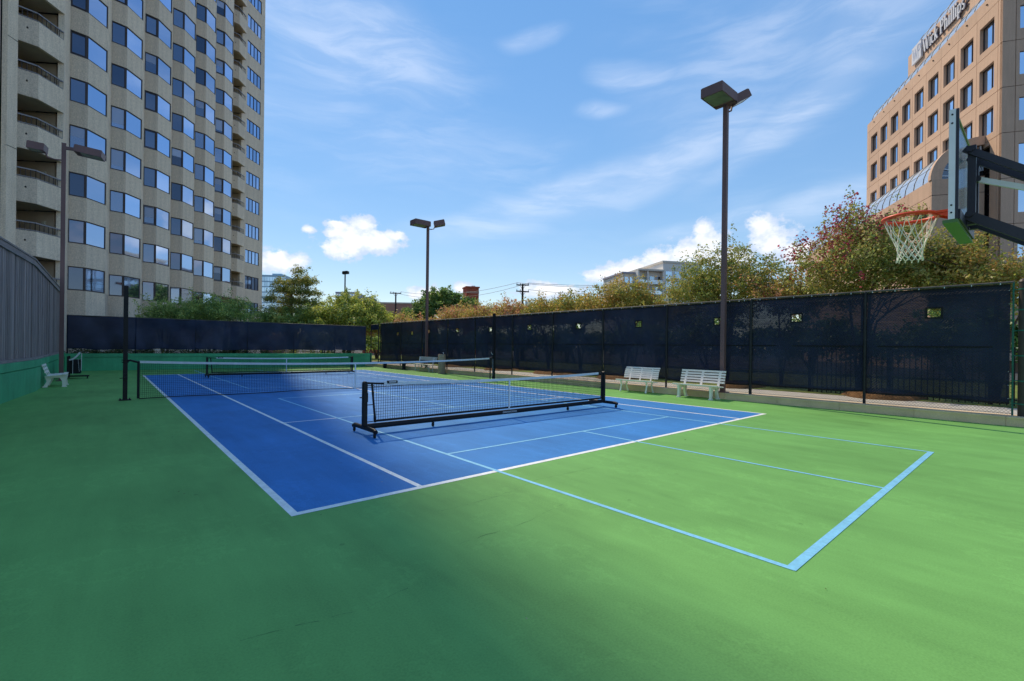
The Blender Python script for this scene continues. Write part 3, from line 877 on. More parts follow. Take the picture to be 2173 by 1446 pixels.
root = thing('far_fence', 'wire fence with sagging dark windscreen on the far green wall', 'fence', (0, FAR_Y + 0.12, 0.93))
yf = FAR_Y + 0.12
xs = [-8.35, -5.55, -2.75, 0.05, 2.85, 5.65, 7.95]
for x in xs:
    b = MB(); post(b, x, yf, 0.93, 2.93); b.build('post', m_fencepost, root)
b = MB(); b.tube([(-8.35, yf, 2.95), (7.95, yf, 2.95)], 0.024, 8); b.build('top_rail', m_rail, root)
chain_link('chain_mesh', (-8.35, yf), (7.95, yf), 0.95, 2.93, 0.075, 0.0022, m_fencepost, root)
for k in range(len(xs) - 1):
    screen_panel((xs[k] + 0.004, yf), (xs[k + 1] - 0.004, yf), 1.17, 2.93, 40 + k, root, None, 0.085 if k < 3 else 0.04, 0.025, offs=-0.07)

# ================================================================== RIGHT FENCE
FX = 8.27
root = thing('windscreen_fence', 'long chain link fence with navy windscreen and square vents along the right kerb', 'fence', (FX, 0, 0.2))
ys = [-15.90, -13.24, -10.36, -7.48, -4.65, -1.84, 0.90, 3.98, 6.70, 9.62, 12.45, 15.50]
for k, y in enumerate(ys):
    b = MB(); post(b, FX, y, 0.19, 3.10, (0.034 if k != 2 else 0.045) if k else 0.018); b.build('post', m_fencepost if k else m_greenvinyl, root)
b = MB(); b.tube([(FX, ys[0], 3.13), (FX, ys[-1], 3.13)], 0.026, 8); b.build('top_rail', m_rail, root)
chain_link('chain_mesh', (FX, ys[0]), (FX, ys[-1]), 0.21, 3.10, 0.066, 0.0021, m_fencepost, root)
b = MB(); b.tube([(FX, ys[0], 0.24), (FX, ys[-1], 0.24)], 0.004, 5); b.build('tension_wire', m_fencepost, root)
def fy(px, py):
    r = at(px, py, 1) - CAM; t = (FX - CAM.x) / r.x; return (CAM + r * t)
holes = [fy(*h) for h in ((1985, 664), (1688, 675), (1522, 682), (1353, 688), (1225, 692), (1122, 695), (1039, 699), (969, 701), (908, 704), (873, 707), (843, 709))]
for k in range(len(ys) - 1):
    hl = None
    for h in holes:
        if ys[k] + 0.3 < h.y < ys[k + 1] - 0.3: hl = (h.y - ys[k] - 0.02, h.z, 0.24, 0.20)
    z0 = 0.46 + (0.02 if k % 2 else -0.01)
    screen_panel((FX, ys[k] + (0.05 if k == 0 else 0.004)), (FX, ys[k + 1] - 0.004), z0, 3.10, 60 + k, root, hl, 0.024, 0.016, offs=-0.05 if False else -0.045)
# white plastic ties where the cloth is fixed
b = MB(); rnd = random.Random(9)
for y in np.arange(ys[0] + 0.2, ys[-1], 0.46):
    b.box(FX - 0.062, FX - 0.050, y - 0.008, y + 0.008, 3.085, 3.12)
for z in np.arange(0.55, 3.0, 0.3): b.box(FX + 0.04, FX + 0.052, ys[0] + 0.06, ys[0] + 0.075, z, z + 0.012)
o = b.build('tie', m_tape, root); o['kind'] = 'stuff'

gp = thing('gate_post', 'thick brown round gate post with green wire bands at the right frame edge', 'post', (8.24, -16.06, 0.2))
b = MB(); b.tube([(8.24, -16.06, 0.19), (8.24, -16.06, 3.12)], 0.085, 16)
b.tube([(8.24, -16.06, 3.12), (8.24, -16.06, 3.17), (8.24, -16.06, 3.20)], [0.092, 0.075, 0.02], 16); b.build('post_shaft', m_brownpost, gp)
for z in (0.45, 0.95, 1.5, 2.05, 2.5, 2.95):
    b = MB(); b.tube([(8.24, -16.06, z), (8.24, -16.06, z + 0.028)], 0.091, 16); b.beam((8.25, -16.0, z + 0.014), (8.27, -15.90, z + 0.014), 0.006, 0.022); b.build('band', m_greenvinyl, gp)

# gate opening in the far right corner
gp = thing('corner_gate', 'narrow gateway with a cloth strip overhead in the far right fence corner', 'gate', (8.25, 16.3, 0.2))
for (x, y, nm) in ((8.27, 15.85, 'gate_post'), (8.32, 17.25, 'gate_post')):
    b = MB(); post(b, x, y, 0.0, 3.08, 0.035); b.build(nm, m_fencepost, gp)
b = MB(); b.beam((8.27, 15.88, 2.90), (8.32, 17.22, 2.90), 0.006, 0.40); b.build('cloth_strip', m_screen, gp)
b = MB(); b.tube([(8.27, 15.85, 3.08), (8.32, 17.25, 3.08)], 0.024, 8); b.build('top_rail', m_rail, gp)

# iron picket fence behind the walk, seen dimly through the cloth
root = thing('picket_fence', 'black iron picket fence seen dimly through the windscreen', 'fence', (10.9, -14.5, 0.2))
y = -17.4; b = None
while y < -11.2:
    MB().box(10.888, 10.912, y - 0.012, y + 0.012, 0.2, 1.72).build('picket', m_black, root); y += 0.13
for z in (0.34, 1.58): MB().box(10.875, 10.925, -17.5, -11.15, z, z + 0.035).build('rail', m_black, root)
for yy in (-17.5, -15.4, -13.3, -11.2): MB().box(10.86, 10.94, yy - 0.04, yy + 0.04, 0.2, 1.85).build('fence_post', m_black, root)

# ================================================================== LIGHT POLES
def light_pole(label, x, y, z0, top, heads, group='bronze court light poles'):
    """square bronze pole carrying shoebox heads; heads = list of dict(dir (deg), tilt, style)"""
    root = thing('light_pole', label, 'light pole', (x, y, z0), 0, group)
    MB().box(x - 0.066, x + 0.066, y - 0.066, y + 0.066, z0, top).build('pole', m_bronze, root)
    MB().box(x - 0.15, x + 0.15, y - 0.15, y + 0.15, z0 - 0.01, z0 + 0.025).build('base_plate', m_bronze, root)
    MB().box(x - 0.070, x + 0.070, y - 0.070, y + 0.070, top, top + 0.012).build('pole_cap', m_bronze, root)
    for hd in heads:
        a = R_(hd['dir']); d = Vector((math.cos(a), math.sin(a), 0)); sdv = Vector((-d.y, d.x, 0))
        tl = R_(hd.get('tilt', 0)); dd = d * math.cos(tl) + UP * math.sin(tl); uu = -d * math.sin(tl) + UP * math.cos(tl)
        Lh, Wh, Hh = hd.get('size', (0.62, 0.50, 0.20))
        st = Vector((x, y, top - hd.get('drop', 0.12)))
        arm = MB()
        if hd.get('curved'):
            e = st + d * hd['gap'] + UP * hd.get('rise', 0.25)
            arm.tube([st, st + d * hd['gap'] * 0.45 - UP * 0.02, st + d * hd['gap'] * 0.85 + UP * 0.02, e - UP * 0.1, e], 0.028, 8)
            ob = e + dd * (Lh * 0.42)
        else:
            e = st + d * hd['gap']
            arm.beam(st + d * 0.05, e + d * 0.03, 0.09, 0.11)
            ob = e + dd * (Lh / 2)
        arm.build('arm', m_bronze, root)
        h = MB()
        # housing: box with a slightly smaller roof, open below
        h.obox(ob, dd * Lh / 2, sdv * Wh / 2, uu * Hh / 2)
        h.obox(ob + uu * (Hh / 2 + 0.012), dd * (Lh / 2 - 0.02), sdv * (Wh / 2 - 0.02), uu * 0.012)
        ho = h.build('lamp_housing', m_bronze, root)
        ln = MB(); ln.obox(ob - uu * (Hh / 2 + 0.004) + dd * Lh * 0.08, dd * (Lh * 0.36), sdv * (Wh / 2 - 0.035), uu * 0.006)
        lo = ln.build('lens', m_lens, None); lo.parent = ho
        fr = MB()
        for (cc, ex, ey) in ((dd * (Lh / 2 - 0.015), dd * 0.015, sdv * Wh / 2), (dd * (-Lh / 2 + 0.06), dd * 0.06, sdv * Wh / 2), (sdv * (Wh / 2 - 0.015), dd * (Lh / 2 - 0.03), sdv * 0.015), (sdv * (-Wh / 2 + 0.015), dd * (Lh / 2 - 0.03), sdv * 0.015)):
            fr.obox(ob - uu * (Hh / 2 + 0.009) + cc, ex, ey, uu * 0.009)
        fo = fr.build('door_frame', m_bronze, None); fo.parent = ho
    return root
light_pole('tall bronze light pole standing behind the two white benches', 8.06, -9.60, 0.2, 9.48,
           [dict(dir=180, gap=-0.04, size=(1.02, 0.68, 0.27), drop=-0.02), dict(dir=-30, gap=0.22, curved=True, rise=0.30, drop=0.30, tilt=30, size=(0.60, 0.44, 0.22))])
light_pole('bronze light pole beside the aggregate drinking fountain, far along the right fence', 8.10, 8.75, 0.2, 9.10,
           [dict(dir=180, gap=0.0, size=(1.05, 0.68, 0.27), drop=0.10), dict(dir=-30, gap=0.42, curved=True, rise=0.30, drop=0.34, tilt=14, size=(0.66, 0.50, 0.28))])
light_pole('bronze light pole rising in front of the residential tower, by the wooden fence', -8.14, 9.3, 0.0, 9.42,
           [dict(dir=-12, gap=0.36, size=(0.86, 0.58, 0.24), drop=0.16, tilt=-6), dict(dir=168, gap=0.56, curved=True, rise=0.34, drop=0.66, tilt=4, size=(0.50, 0.44, 0.24))])

# ================================================================== NETS
def net_grid(b, p, q, zb0, zb1, ztop, step, w):
    """square mesh between bottom (flat) and a top curve ztop(t)"""
    p = Vector(p); q = Vector(q); L = (q - p).length; d = (q - p) / L
    n = int(L / step); rnd = random.Random(5)
    for k in range(n + 1):
        t = k / n; c = p + d * (L * t)
        j = rnd.uniform(-0.004, 0.004)
        b.beam(c + Vector((0, 0, zb0 + (zb1 - zb0) * t)), c + d * j + Vector((0, 0, ztop(t))), w, w)
    rows = int((ztop(0.5) - zb0) / step)
    m_ = 24
    for r in range(1, rows + 1):
        f = r / (rows + 0.5)
        for k in range(m_):
            t0, t1 = k / m_, (k + 1) / m_
            a = p + d * L * t0; c = p + d * L * t1
            b.beam(a + Vector((0, 0, zb0 + (ztop(t0) - zb0) * f)), c + Vector((0, 0, zb0 + (ztop(t1) - zb0) * f)), w, w)
def band(b, p, q, zf, h, t, n=20):
    p = Vector(p); q = Vector(q)
    for k in range(n):
        a = p.lerp(q, k / n) + Vector((0, 0, zf(k / n))); c = p.lerp(q, (k + 1) / n) + Vector((0, 0, zf((k + 1) / n)))
        b.beam(a, c, t, h)

root = thing('tennis_net', 'full width tennis net with grey white headband between two tall black posts', 'tennis net', (0, 0, 0))
ztop = lambda t: 0.925 + 0.13 * (2 * t - 1) ** 2
b = MB(); net_grid(b, (-6.08, 0, 0), (6.18, 0, 0), 0.03, 0.03, ztop, 0.047, 0.0048)
o = b.build('net_mesh', m_netcord, root); o['kind'] = 'stuff'
b = MB(); band(b, (-6.10, 0, 0), (6.22, 0, 0), lambda t: ztop(t) - 0.02, 0.065, 0.012); b.build('headband', m_tape, root)
b = MB(); band(b, (-6.10, 0, 0), (6.22, 0, 0), lambda t: 0.022 + 0.012 * math.sin(t * 21), 0.022, 0.012, 40); b.build('bottom_band', m_netcord, root)
for x, s in ((-6.12, -1), (6.20, 1)):
    MB().box(x - 0.03, x + 0.03, -0.008, 0.008, 0.03, ztop(0 if s < 0 else 1)).build('side_band', m_netcord, root)
MB().beam((0, -0.008, 0.0), (0, -0.008, 0.93), 0.05, 0.006, up=(0, 1, 0)).build('centre_strap', m_tape, root)
b = MB(); b.tube([(-6.38, 0, 1.06), (-6.1, 0, 1.045)], 0.006, 6); b.tube([(6.38, 0, 1.06), (6.2, 0, 1.045)], 0.006, 6); b.build('cable', m_fencepost, root)
for s in (-1, 1):
    x = 6.40 * s
    r2 = thing('net_post', 'tall black square post holding the ' + ('near left' if s < 0 else 'right fence side') + ' end of the tennis net', 'post', (x, 0, 0), 0, 'tall net posts')
    MB().box(x - 0.05, x + 0.05, -0.05, 0.05, 0.0, 3.10 if s < 0 else 3.06).build('shaft', m_black, r2)
    b = MB(); b.box(x - 0.13, x + 0.13, -0.13, 0.13, 0.0, 0.022)
    for (i, j) in ((-1, -1), (1, -1), (1, 1), (-1, 1)): b.tube([(x + i * 0.1, j * 0.1, 0.02), (x + i * 0.1, j * 0.1, 0.05)], 0.014, 6)
    b.build('base_plate', m_black, r2)
    b = MB(); b.tube([(x, -0.05, 0.62), (x, -0.14, 0.62)], 0.018, 8); b.tube([(x, -0.13, 0.62), (x - 0.12, -0.13, 0.60)], 0.010, 8); b.box(x - 0.05, x + 0.05, -0.085, -0.05, 0.55, 0.72)
    b.build('winder', m_black, r2)
    b = MB()
    b.tube([(x, 0.0, 1.06), (x - s * 0.10, 0, 1.08), (x - s * 0.26, 0, 1.03)], 0.028, 8)
    for z in (1.02, 1.08): b.tube([(x, 0, z), (x, 0, z + 0.02)], 0.078, 12)
    b.build('tie_rope', m_black, r2)
    if s > 0:
        b = MB(); b.tube([(x - 0.05, 0, 1.02), (x - 0.05, 0, 0.25)], 0.006, 6); b.tube([(x - 0.06, 0, 1.20), (x - 0.16, 0, 1.30)], 0.008, 6); b.build('strap', m_tape, r2)

# portable pickleball nets -------------------------------------------------
def pickle_net(label, y0, sgn):
    root = thing('pickleball_net', label, 'pickleball net', (0, 0, 0), 0, 'portable pickleball nets on casters')
    X = 3.35
    zt = lambda t: 0.868 + 0.045 * (2 * t - 1) ** 2
    off = 0.09
    b = MB(); net_grid(b, (-X + 0.17, 0, 0), (X - 0.12, 0, 0), 0.24, 0.24, zt, 0.045, 0.0052)
    o = b.build('net_mesh', m_netcord, root, True); o['kind'] = 'stuff'
    b = MB(); band(b, (-X + 0.34, 0, 0), (X - 0.22, 0, 0), lambda t: zt(t) - 0.02, 0.055, 0.010); b.build('headband', m_tape, root, True)
    b = MB(); b.beam((-X + 0.05, 0, 0.905), (-X + 0.36, 0, 0.885), 0.012, 0.035); b.beam((X - 0.05, 0, 0.905), (X - 0.22, 0, 0.895), 0.014, 0.03); b.build('tension_strap', m_netcord, root, True)
    b = MB(); b.box(-X + 0.42, -X + 0.62, -0.016, 0.010, 0.885, 0.935); b.build('buckle', m_black, root, True)
    MB().box(-X + 0.45, -X + 0.59, -0.020, -0.0165, 0.902, 0.918).build('buckle_label', m_tape, root, True)
    b = MB(); b.box(-X + 0.17, X - 0.12, -0.006, 0.006, 0.205, 0.245); b.build('bottom_band', m_netcord, root, True)
    MB().box(-0.022, 0.022, -0.010, -0.006, 0.17, 0.875).build('centre_strap', m_tape, root, True)
    b = MB(); b.tube([(-X, 0, 0.14), (-X * 0.5, 0, 0.135), (0, 0, 0.13), (X * 0.5, 0, 0.135), (X, 0, 0.14)], 0.048, 14); b.build('base_tube', m_black, root, True)
    # maker's lettering on the tube, only legible as a row of pale outlined characters
    b = MB()
    for k in range(9):
        xx = -0.20 + k * 0.046; w = 0.017; h = 0.016
        for (x0, x1, z0, z1) in ((xx - w, xx + w, h - 0.005, h), (xx - w, xx + w, -h, -h + 0.005), (xx - w, xx - w + 0.007, -h, h), (xx + w - 0.007, xx + w, -h if k not in (2, 5) else 0, h)):
            b.box(x0, x1, -0.0515, -0.0485, 0.137 + z0, 0.137 + z1)
    b.build('tube_lettering', m_tape, root, True)
    for s in (-1, 1):
        b = MB(); b.beam((s * X, 0, 0.10), (s * X, 0, 0.91), 0.075, 0.075)
        b.tube([(s * X, -0.037, 0.905), (s * X, 0.037, 0.905)], 0.036, 12); b.build('upright', m_black, root, True)
        b = MB(); b.tube([(s * X, -0.46, 0.105), (s * X, -0.40, 0.125), (s * X, 0.40, 0.125), (s * X, 0.46, 0.105)], 0.040, 12); b.build('foot', m_black, root, True)
        b = MB(); xx = s * (X - (0.13 if s < 0 else 0.075))
        b.tube([(xx, 0, 0.90), (s * (X - (0.20 if s < 0 else 0.085)), 0, 0.20)], 0.020, 8)
        for z in (0.86, 0.52, 0.22): b.tube([(s * X, 0, z), (s * (X - 0.16), 0, z)], 0.008, 6)
        b.build('net_stay', m_black, root, True)
        if s < 0:
            b = MB(); b.box(s * X - 0.045, s * X + 0.03, -0.075, -0.035, 0.58, 0.74); b.tube([(s * X, -0.06, 0.66), (s * X - 0.12, -0.07, 0.665)], 0.010, 8); b.build('crank', m_black, root, True)
    def caster(x, y, h):
        b = MB(); b.tube([(x, y, h), (x, y, 0.075)], 0.012, 6); b.box(x - 0.018, x + 0.018, y - 0.012, y + 0.030, 0.045, 0.082); f = b.build('caster_fork', m_black, root, True)
        w = MB(); w.tube([(x - 0.013, y + 0.012, 0.036), (x + 0.013, y + 0.012, 0.036)], 0.034, 14)
        wo = w.build('wheel', m_blackrub, None); wo.parent = f
        return f
    for s in (-1, 1):
        for yy in (-0.43, 0.43): caster(s * X, yy, 0.1)
    for xx in (-1.95, 1.95): caster(xx, 0, 0.1)
    return root
nn = pickle_net('near portable pickleball net with black rolling frame, crossing the blue court', -PY, 1)
nn.location = (0, -PY, 0)
dup(nn, (0, PY, 0), 0.0, 'far portable pickleball net with white headband behind the tennis net', 'portable pickleball nets on casters')

# folded net stored by the left wall
root = thing('folded_net', 'folded portable net frame with drooping white tape parked behind the left bench', 'folded net', (-7.75, 10.6, 0))
bx, by = -7.75, 10.4
b = MB()
for yy in (0, 0.9): b.beam((bx - 0.25, by + yy, 0.12), (bx - 0.25, by + yy, 0.95), 0.07, 0.07); 
b.build('upright', m_black, root)
b = MB(); b.tube([(bx - 0.55, by, 0.12), (bx + 0.42, by, 0.12)], 0.032, 10); b.tube([(bx - 0.25, by, 0.12), (bx - 0.25, by + 0.9, 0.12)], 0.04, 10); b.build('base_tube', m_black, root)
for (x, y) in ((bx + 0.36, by), (bx - 0.48, by), (bx - 0.25, by + 0.9)):
    b = MB(); b.tube([(x - 0.02, y, 0.06), (x + 0.02, y, 0.06)], 0.058, 14); b.beam((x, y, 0.06), (x, y, 0.12), 0.05, 0.02); b.build('caster', m_blackrub, root)
b = MB()
for k in range(10):
    t0, t1 = k / 10, (k + 1) / 10
    f = lambda t: Vector((bx - 0.22 + 0.34 * t, by - 0.03, 0.80 + 0.32 * t * t))
    b.beam(f(t0), f(t1), 0.01, 0.06)
b.build('white_tape', m_tape, root)
b = MB(); b.beam((bx - 0.10, by - 0.04, 0.20), (bx - 0.10, by - 0.04, 0.82), 0.06, 0.012); b.beam((bx + 0.10, by - 0.04, 0.30), (bx + 0.06, by - 0.04, 0.86), 0.02, 0.008); b.beam((bx + 0.16, by, 0.35), (bx + 0.17, by, 1.08), 0.035, 0.02); b.build('hanging_strap', m_tape, root)
b = MB(); b.box(bx - 0.24, bx + 0.14, by + 0.02, by + 0.86, 0.22, 0.80); b.build('rolled_mesh', m_netcord, root)

# ================================================================== BENCHES
def curve_pts(f, n): return [f(k / n) for k in range(n + 1)]
def bench(name, label, loc, rz, L, style, group):
    """slatted white plastic bench; local +Y is the way it faces, X along its length"""
    root = thing(name, label, 'bench', loc, rz, group)
    # seat slats
    ns = 4
    for k in range(ns):
        y = 0.22 - k * 0.125; z = 0.425 - 0.012 * k + (0.012 if k == 0 else 0)
        b = MB(); b.box(-L / 2, L / 2, y - 0.053, y + 0.053, z - 0.016, z + 0.016); b.build('seat_slat', m_plastic, root, True)
    nb = {'curved': 6, 'plain': 5, 'side': 4}[style]
    for k in range(nb):
        f = k / (nb - 1)
        z = 0.52 + f * 0.34
        yb = -0.255 - 0.10 * f - (0.05 * max(0, f - 0.7) / 0.3 if style == 'curved' else 0)
        lean = 0.27 + (0.5 * max(0, f - 0.75) / 0.25 if style == 'curved' else 0)
        b = MB(); b.obox((0, yb, z), (L / 2 * (1.0 if style != 'curved' else 0.97), 0, 0), (0, -math.sin(lean) * 0.029, math.cos(lean) * 0.029), (0, math.cos(lean) * 0.011, math.sin(lean) * 0.011))
        b.build('back_slat', m_plastic, root, True)
    sup = (-0.38 * L + 0.0, 0.0, 0.38 * L) if style != 'curved' else (-0.30 * L, 0.0, 0.30 * L)
    for x in sup:
        b = MB(); b.beam((x, -0.20, 0.40), (x, -0.375, 0.88), 0.075 if style == 'plain' else 0.05, 0.022, up=(0, 1, 0)); b.build('back_support', m_plastic, root, True)
    for x in (-0.36 * L, 0.36 * L):
        b = MB()
        if style == 'curved':
            b.tube([(x, 0.25, 0.405), (x, 0.20, 0.36), (x, 0.20, 0.2), (x, 0.25, 0.02)], [0.03, 0.028, 0.025, 0.035], 8)
            b.tube([(x, -0.20, 0.40), (x, -0.14, 0.30), (x, -0.17, 0.16), (x, -0.25, 0.02)], [0.03, 0.028, 0.025, 0.035], 8)
            b.tube([(x, 0.20, 0.17)] + [(x, 0.19 * math.cos(t), 0.17 + 0.13 * math.sin(t)) for t in np.linspace(0.35, 2.8, 9)] + [(x, -0.17, 0.17)], 0.016, 6)
            b.beam((x, -0.22, 0.40), (x, 0.25, 0.405), 0.04, 0.03)
        else:
            # moulded side frame: two splayed legs joined by an arch
            pr = [(0.27, 0.0), (0.25, 0.20), (0.27, 0.40), (-0.26, 0.38), (-0.20, 0.20), (-0.31, 0.0), (-0.21, 0.0), (-0.13, 0.19), (-0.05, 0.31), (0.08, 0.31), (0.15, 0.20), (0.17, 0.0)]
            outer = [(0.27, 0.0), (0.245, 0.22), (0.275, 0.405), (0.10, 0.405), (-0.08, 0.395), (-0.27, 0.385), (-0.215, 0.2), (-0.31, 0.0)]
            inner = [(0.17, 0.0), (0.16, 0.20), (0.10, 0.315), (0.06, 0.325), (-0.04, 0.325), (-0.09, 0.31), (-0.12, 0.19), (-0.21, 0.0)]
            w = 0.033
            for k in range(len(outer) - 1):
                quad = [outer[k], outer[k + 1], inner[k + 1], inner[k]]
                b.extr([(x - w, q[0], q[1]) for q in quad], (2 * w, 0, 0))
            b.box(x - 0.05, x + 0.05, 0.155, 0.285, 0.0, 0.03); b.box(x - 0.05, x + 0.05, -0.325, -0.195, 0.0, 0.03)
        b.build('leg_frame', m_plastic, root, True)
    return root
GB = 'white slatted benches'
bench('bench', 'white slatted bench with rolled back and curved legs, left of the two by the kerb', (7.50, -6.78, 0), R_(90 + 2), 1.42, 'curved', GB)
bench('bench', 'white slatted bench with straight legs directly in front of the bronze light pole', (7.52, -9.05, 0), R_(90), 1.48, 'plain', GB)
bench('bench', 'white slatted bench seen end-on against the green left wall', (-8.10, 6.42, 0), R_(-90), 1.30, 'side', GB)

root = thing('team_bench', 'aluminium bench with plank back next to the drinking fountain', 'bench', (7.62, 8.1, 0))
MB().box(7.44, 7.72, 7.1, 9.25, 0.42, 0.46).build('seat_plank', m_alum, root)
MB().obox((7.80, 8.05, 0.80), (0.012, 0, 0.0), (0, 1.02, 0), (0.02, 0, 0.10)).build('back_plank', m_alum, root)
for y in (7.35, 8.95):
    b = MB(); b.tube([(7.46, y, 0), (7.46, y, 0.42)], 0.025, 8); b.tube([(7.70, y, 0), (7.70, y, 0.42), (7.79, y, 0.88)], 0.025, 8); b.tube([(7.46, y, 0.1), (7.70, y, 0.1)], 0.02, 8); b.build('leg_frame', m_alum, root)
b = MB(); b.tube([(7.58, 7.35, 0.08), (7.58, 8.15, 0.40)], 0.018, 8); b.tube([(7.58, 8.95, 0.08), (7.58, 8.15, 0.40)], 0.018, 8); b.build('brace', m_alum, root)
root = thing('dark_bench', 'low dark backless bench far along the right kerb, left of the aluminium bench', 'bench', (7.6, 12.2, 0))
MB().box(7.44, 7.78, 10.3, 13.9, 0.40, 0.45).build('seat_plank', m_black, root)
for y in (10.7, 13.4): MB().box(7.50, 7.72, y - 0.05, y + 0.05, 0, 0.40).build('leg', m_black, root)

root = thing('drinking_fountain', 'round exposed aggregate drinking fountain with a chrome spout by the kerb', 'drinking fountain', (7.50, 6.05, 0))
b = MB(); b.tube([(7.50, 6.05, 0), (7.50, 6.05, 0.02), (7.50, 6.05, 1.05), (7.50, 6.05, 1.08)], [0.21, 0.215, 0.205, 0.195], 20); b.build('pillar', m_agg, root)
b = MB(); b.tube([(7.50, 6.05, 1.08), (7.50, 6.05, 1.10)], [0.15, 0.16], 18); b.build('bowl', m_chrome, root)
b = MB(); b.tube([(7.56, 5.98, 1.09), (7.56, 5.98, 1.19), (7.53, 6.0, 1.20)], 0.014, 8); b.build('spout', m_chrome, root)

# ================================================================== BASKETBALL HOOP
root = thing('basketball_hoop', 'basketball hoop with orange rim and clear backboard at the right edge', 'basketball hoop', (-0.21, -17.55, 0))
BX0, BX1, BY, BZ0, BZ1 = -0.852, 0.425, -15.805, 2.822, 3.845
def bp(x, y): return Vector((x, y, 0))
MB().box(BX0 + 0.03, BX1 - 0.03, BY - 0.032, BY - 0.022, BZ0 + 0.05, BZ1 - 0.03).build('board_glass', None, root).data.materials.append(None)
def clear_mat():
    M = bpy.data.materials.new('clear_acrylic'); M.use_nodes = True
    nt = M.node_tree; N, L = nt.nodes, nt.links; N.clear()
    out = N.new('ShaderNodeOutputMaterial'); gl = N.new('ShaderNodeBsdfGlossy'); gl.inputs['Roughness'].default_value = 0.06
    tr = N.new('ShaderNodeBsdfTransparent'); tr.inputs[0].default_value = (0.90, 0.93, 0.95, 1)
    di = N.new('ShaderNodeBsdfDiffuse'); di.inputs[0].default_value = (0.7, 0.72, 0.75, 1)
    fr = N.new('ShaderNodeFresnel'); fr.inputs[0].default_value = 1.5
    mx = N.new('ShaderNodeMixShader'); L.new(fr.outputs[0], mx.inputs[0]); L.new(tr.outputs[0], mx.inputs[1]); L.new(gl.outputs[0], mx.inputs[2])
    m2 = N.new('ShaderNodeMixShader'); m2.inputs[0].default_value = 0.25; L.new(mx.outputs[0], m2.inputs[1]); L.new(di.outputs[0], m2.inputs[2])
    L.new(m2.outputs[0], out.inputs[0]); return M
bg_ = [c for c in root.children if c.name.startswith('board_glass')][0]
bg_.data.materials.clear(); bg_.data.materials.append(clear_mat())
# aluminium edge channels with bolts
b = MB(); b.box(BX0, BX0 + 0.03, BY - 0.040, BY + 0.006, BZ0, BZ1); b.build('edge_channel', m_silver, root)
b = MB(); b.box(BX1 - 0.03, BX1, BY - 0.040, BY + 0.006, BZ0, BZ1); b.build('edge_channel', m_silver, root)
b = MB()
for z in (BZ0 + 0.06, BZ0 + 0.13, BZ1 - 0.05, BZ1 - 0.13): b.tube([(BX0 + 0.002, BY - 0.016, z), (BX0 - 0.005, BY - 0.016, z)], 0.008, 8)
b.build('bolt', m_black, root)
MB().box(BX0 + 0.032, BX1 - 0.032, BY - 0.040, BY + 0.006, BZ1 - 0.028, BZ1).build('top_channel', m_padolive, root)
MB().box(BX0, BX1, BY - 0.06, BY + 0.045, BZ0 - 0.032, BZ0 - 0.002).build('bottom_pad', m_padgreen, root)
MB().box(BX0 + 0.032, BX1 - 0.032, BY - 0.075, BY - 0.042, BZ0 + 0.0, BZ0 + 0.09).build('lower_frame', m_dpurple, root)
MB().box(BX0 + 0.006, BX0 + 0.03, BY - 0.062, BY - 0.042, BZ0, BZ1).build('back_frame', m_dpurple, root)
b = MB()
for x in (-0.34, -0.08): b.box(x - 0.03, x + 0.03, BY - 0.14, BY - 0.08, BZ0 + 0.02, BZ0 + 0.80)
b.build('mount_upright', m_dpurple, root)
# painted target square on the glass
b = MB()
tx0, tx1, tz0, tz1 = -0.52, 0.10, 3.06, 3.52
for (x0, x1, z0, z1) in ((tx0, tx1, tz1 - 0.04, tz1), (tx0, tx1, tz0, tz0 + 0.04), (tx0, tx0 + 0.04, tz0 + 0.041, tz1 - 0.041), (tx1 - 0.04, tx1, tz0 + 0.041, tz1 - 0.041)): b.box(x0, x1, BY - 0.0215, BY - 0.0195, z0, z1)
b.build('target_square', m_tape, root)
# arms down to the pole behind
PX_, PYp = -0.21, -17.55
for x in (-0.37, -0.05):
    b = MB(); b.beam((x, BY - 0.06, 3.60), (x, PYp + 0.05, 3.60 - 0.80 * 1.60), 0.045, 0.06); b.tube([(x - 0.04, BY - 0.10, 3.58), (x + 0.04, BY - 0.10, 3.58)], 0.028, 12); b.build('upper_arm', m_dpurple, root)
    b = MB(); b.beam((x, BY - 0.07, 2.945), (x, PYp + 0.05, 2.945 - 0.70 * 1.60), 0.055, 0.088); b.tube([(x - 0.05, BY - 0.10, 2.94), (x + 0.05, BY - 0.10, 2.94)], 0.03, 12); b.build('lower_arm', m_dpurple, root)
b = MB(); b.beam((PX_ - 0.02, BY - 0.16, 3.30), (PX_ - 0.02, PYp, 3.30 - 0.53 * 1.5), 0.035, 0.05); b.build('strut', m_silver, root)
b = MB(); b.tube([(PX_ - 0.06, BY - 0.14, 3.31), (PX_ + 0.02, BY - 0.14, 3.31)], 0.03, 12); b.build('strut_pivot', m_dpurple, root)
b = MB(); b.box(PX_ - 0.075, PX_ + 0.075, PYp - 0.075, PYp + 0.075, 0, 2.75); b.box(PX_ - 0.2, PX_ + 0.2, PYp - 0.2, PYp + 0.2, 0, 0.03); b.build('pole', m_dpurple, root)
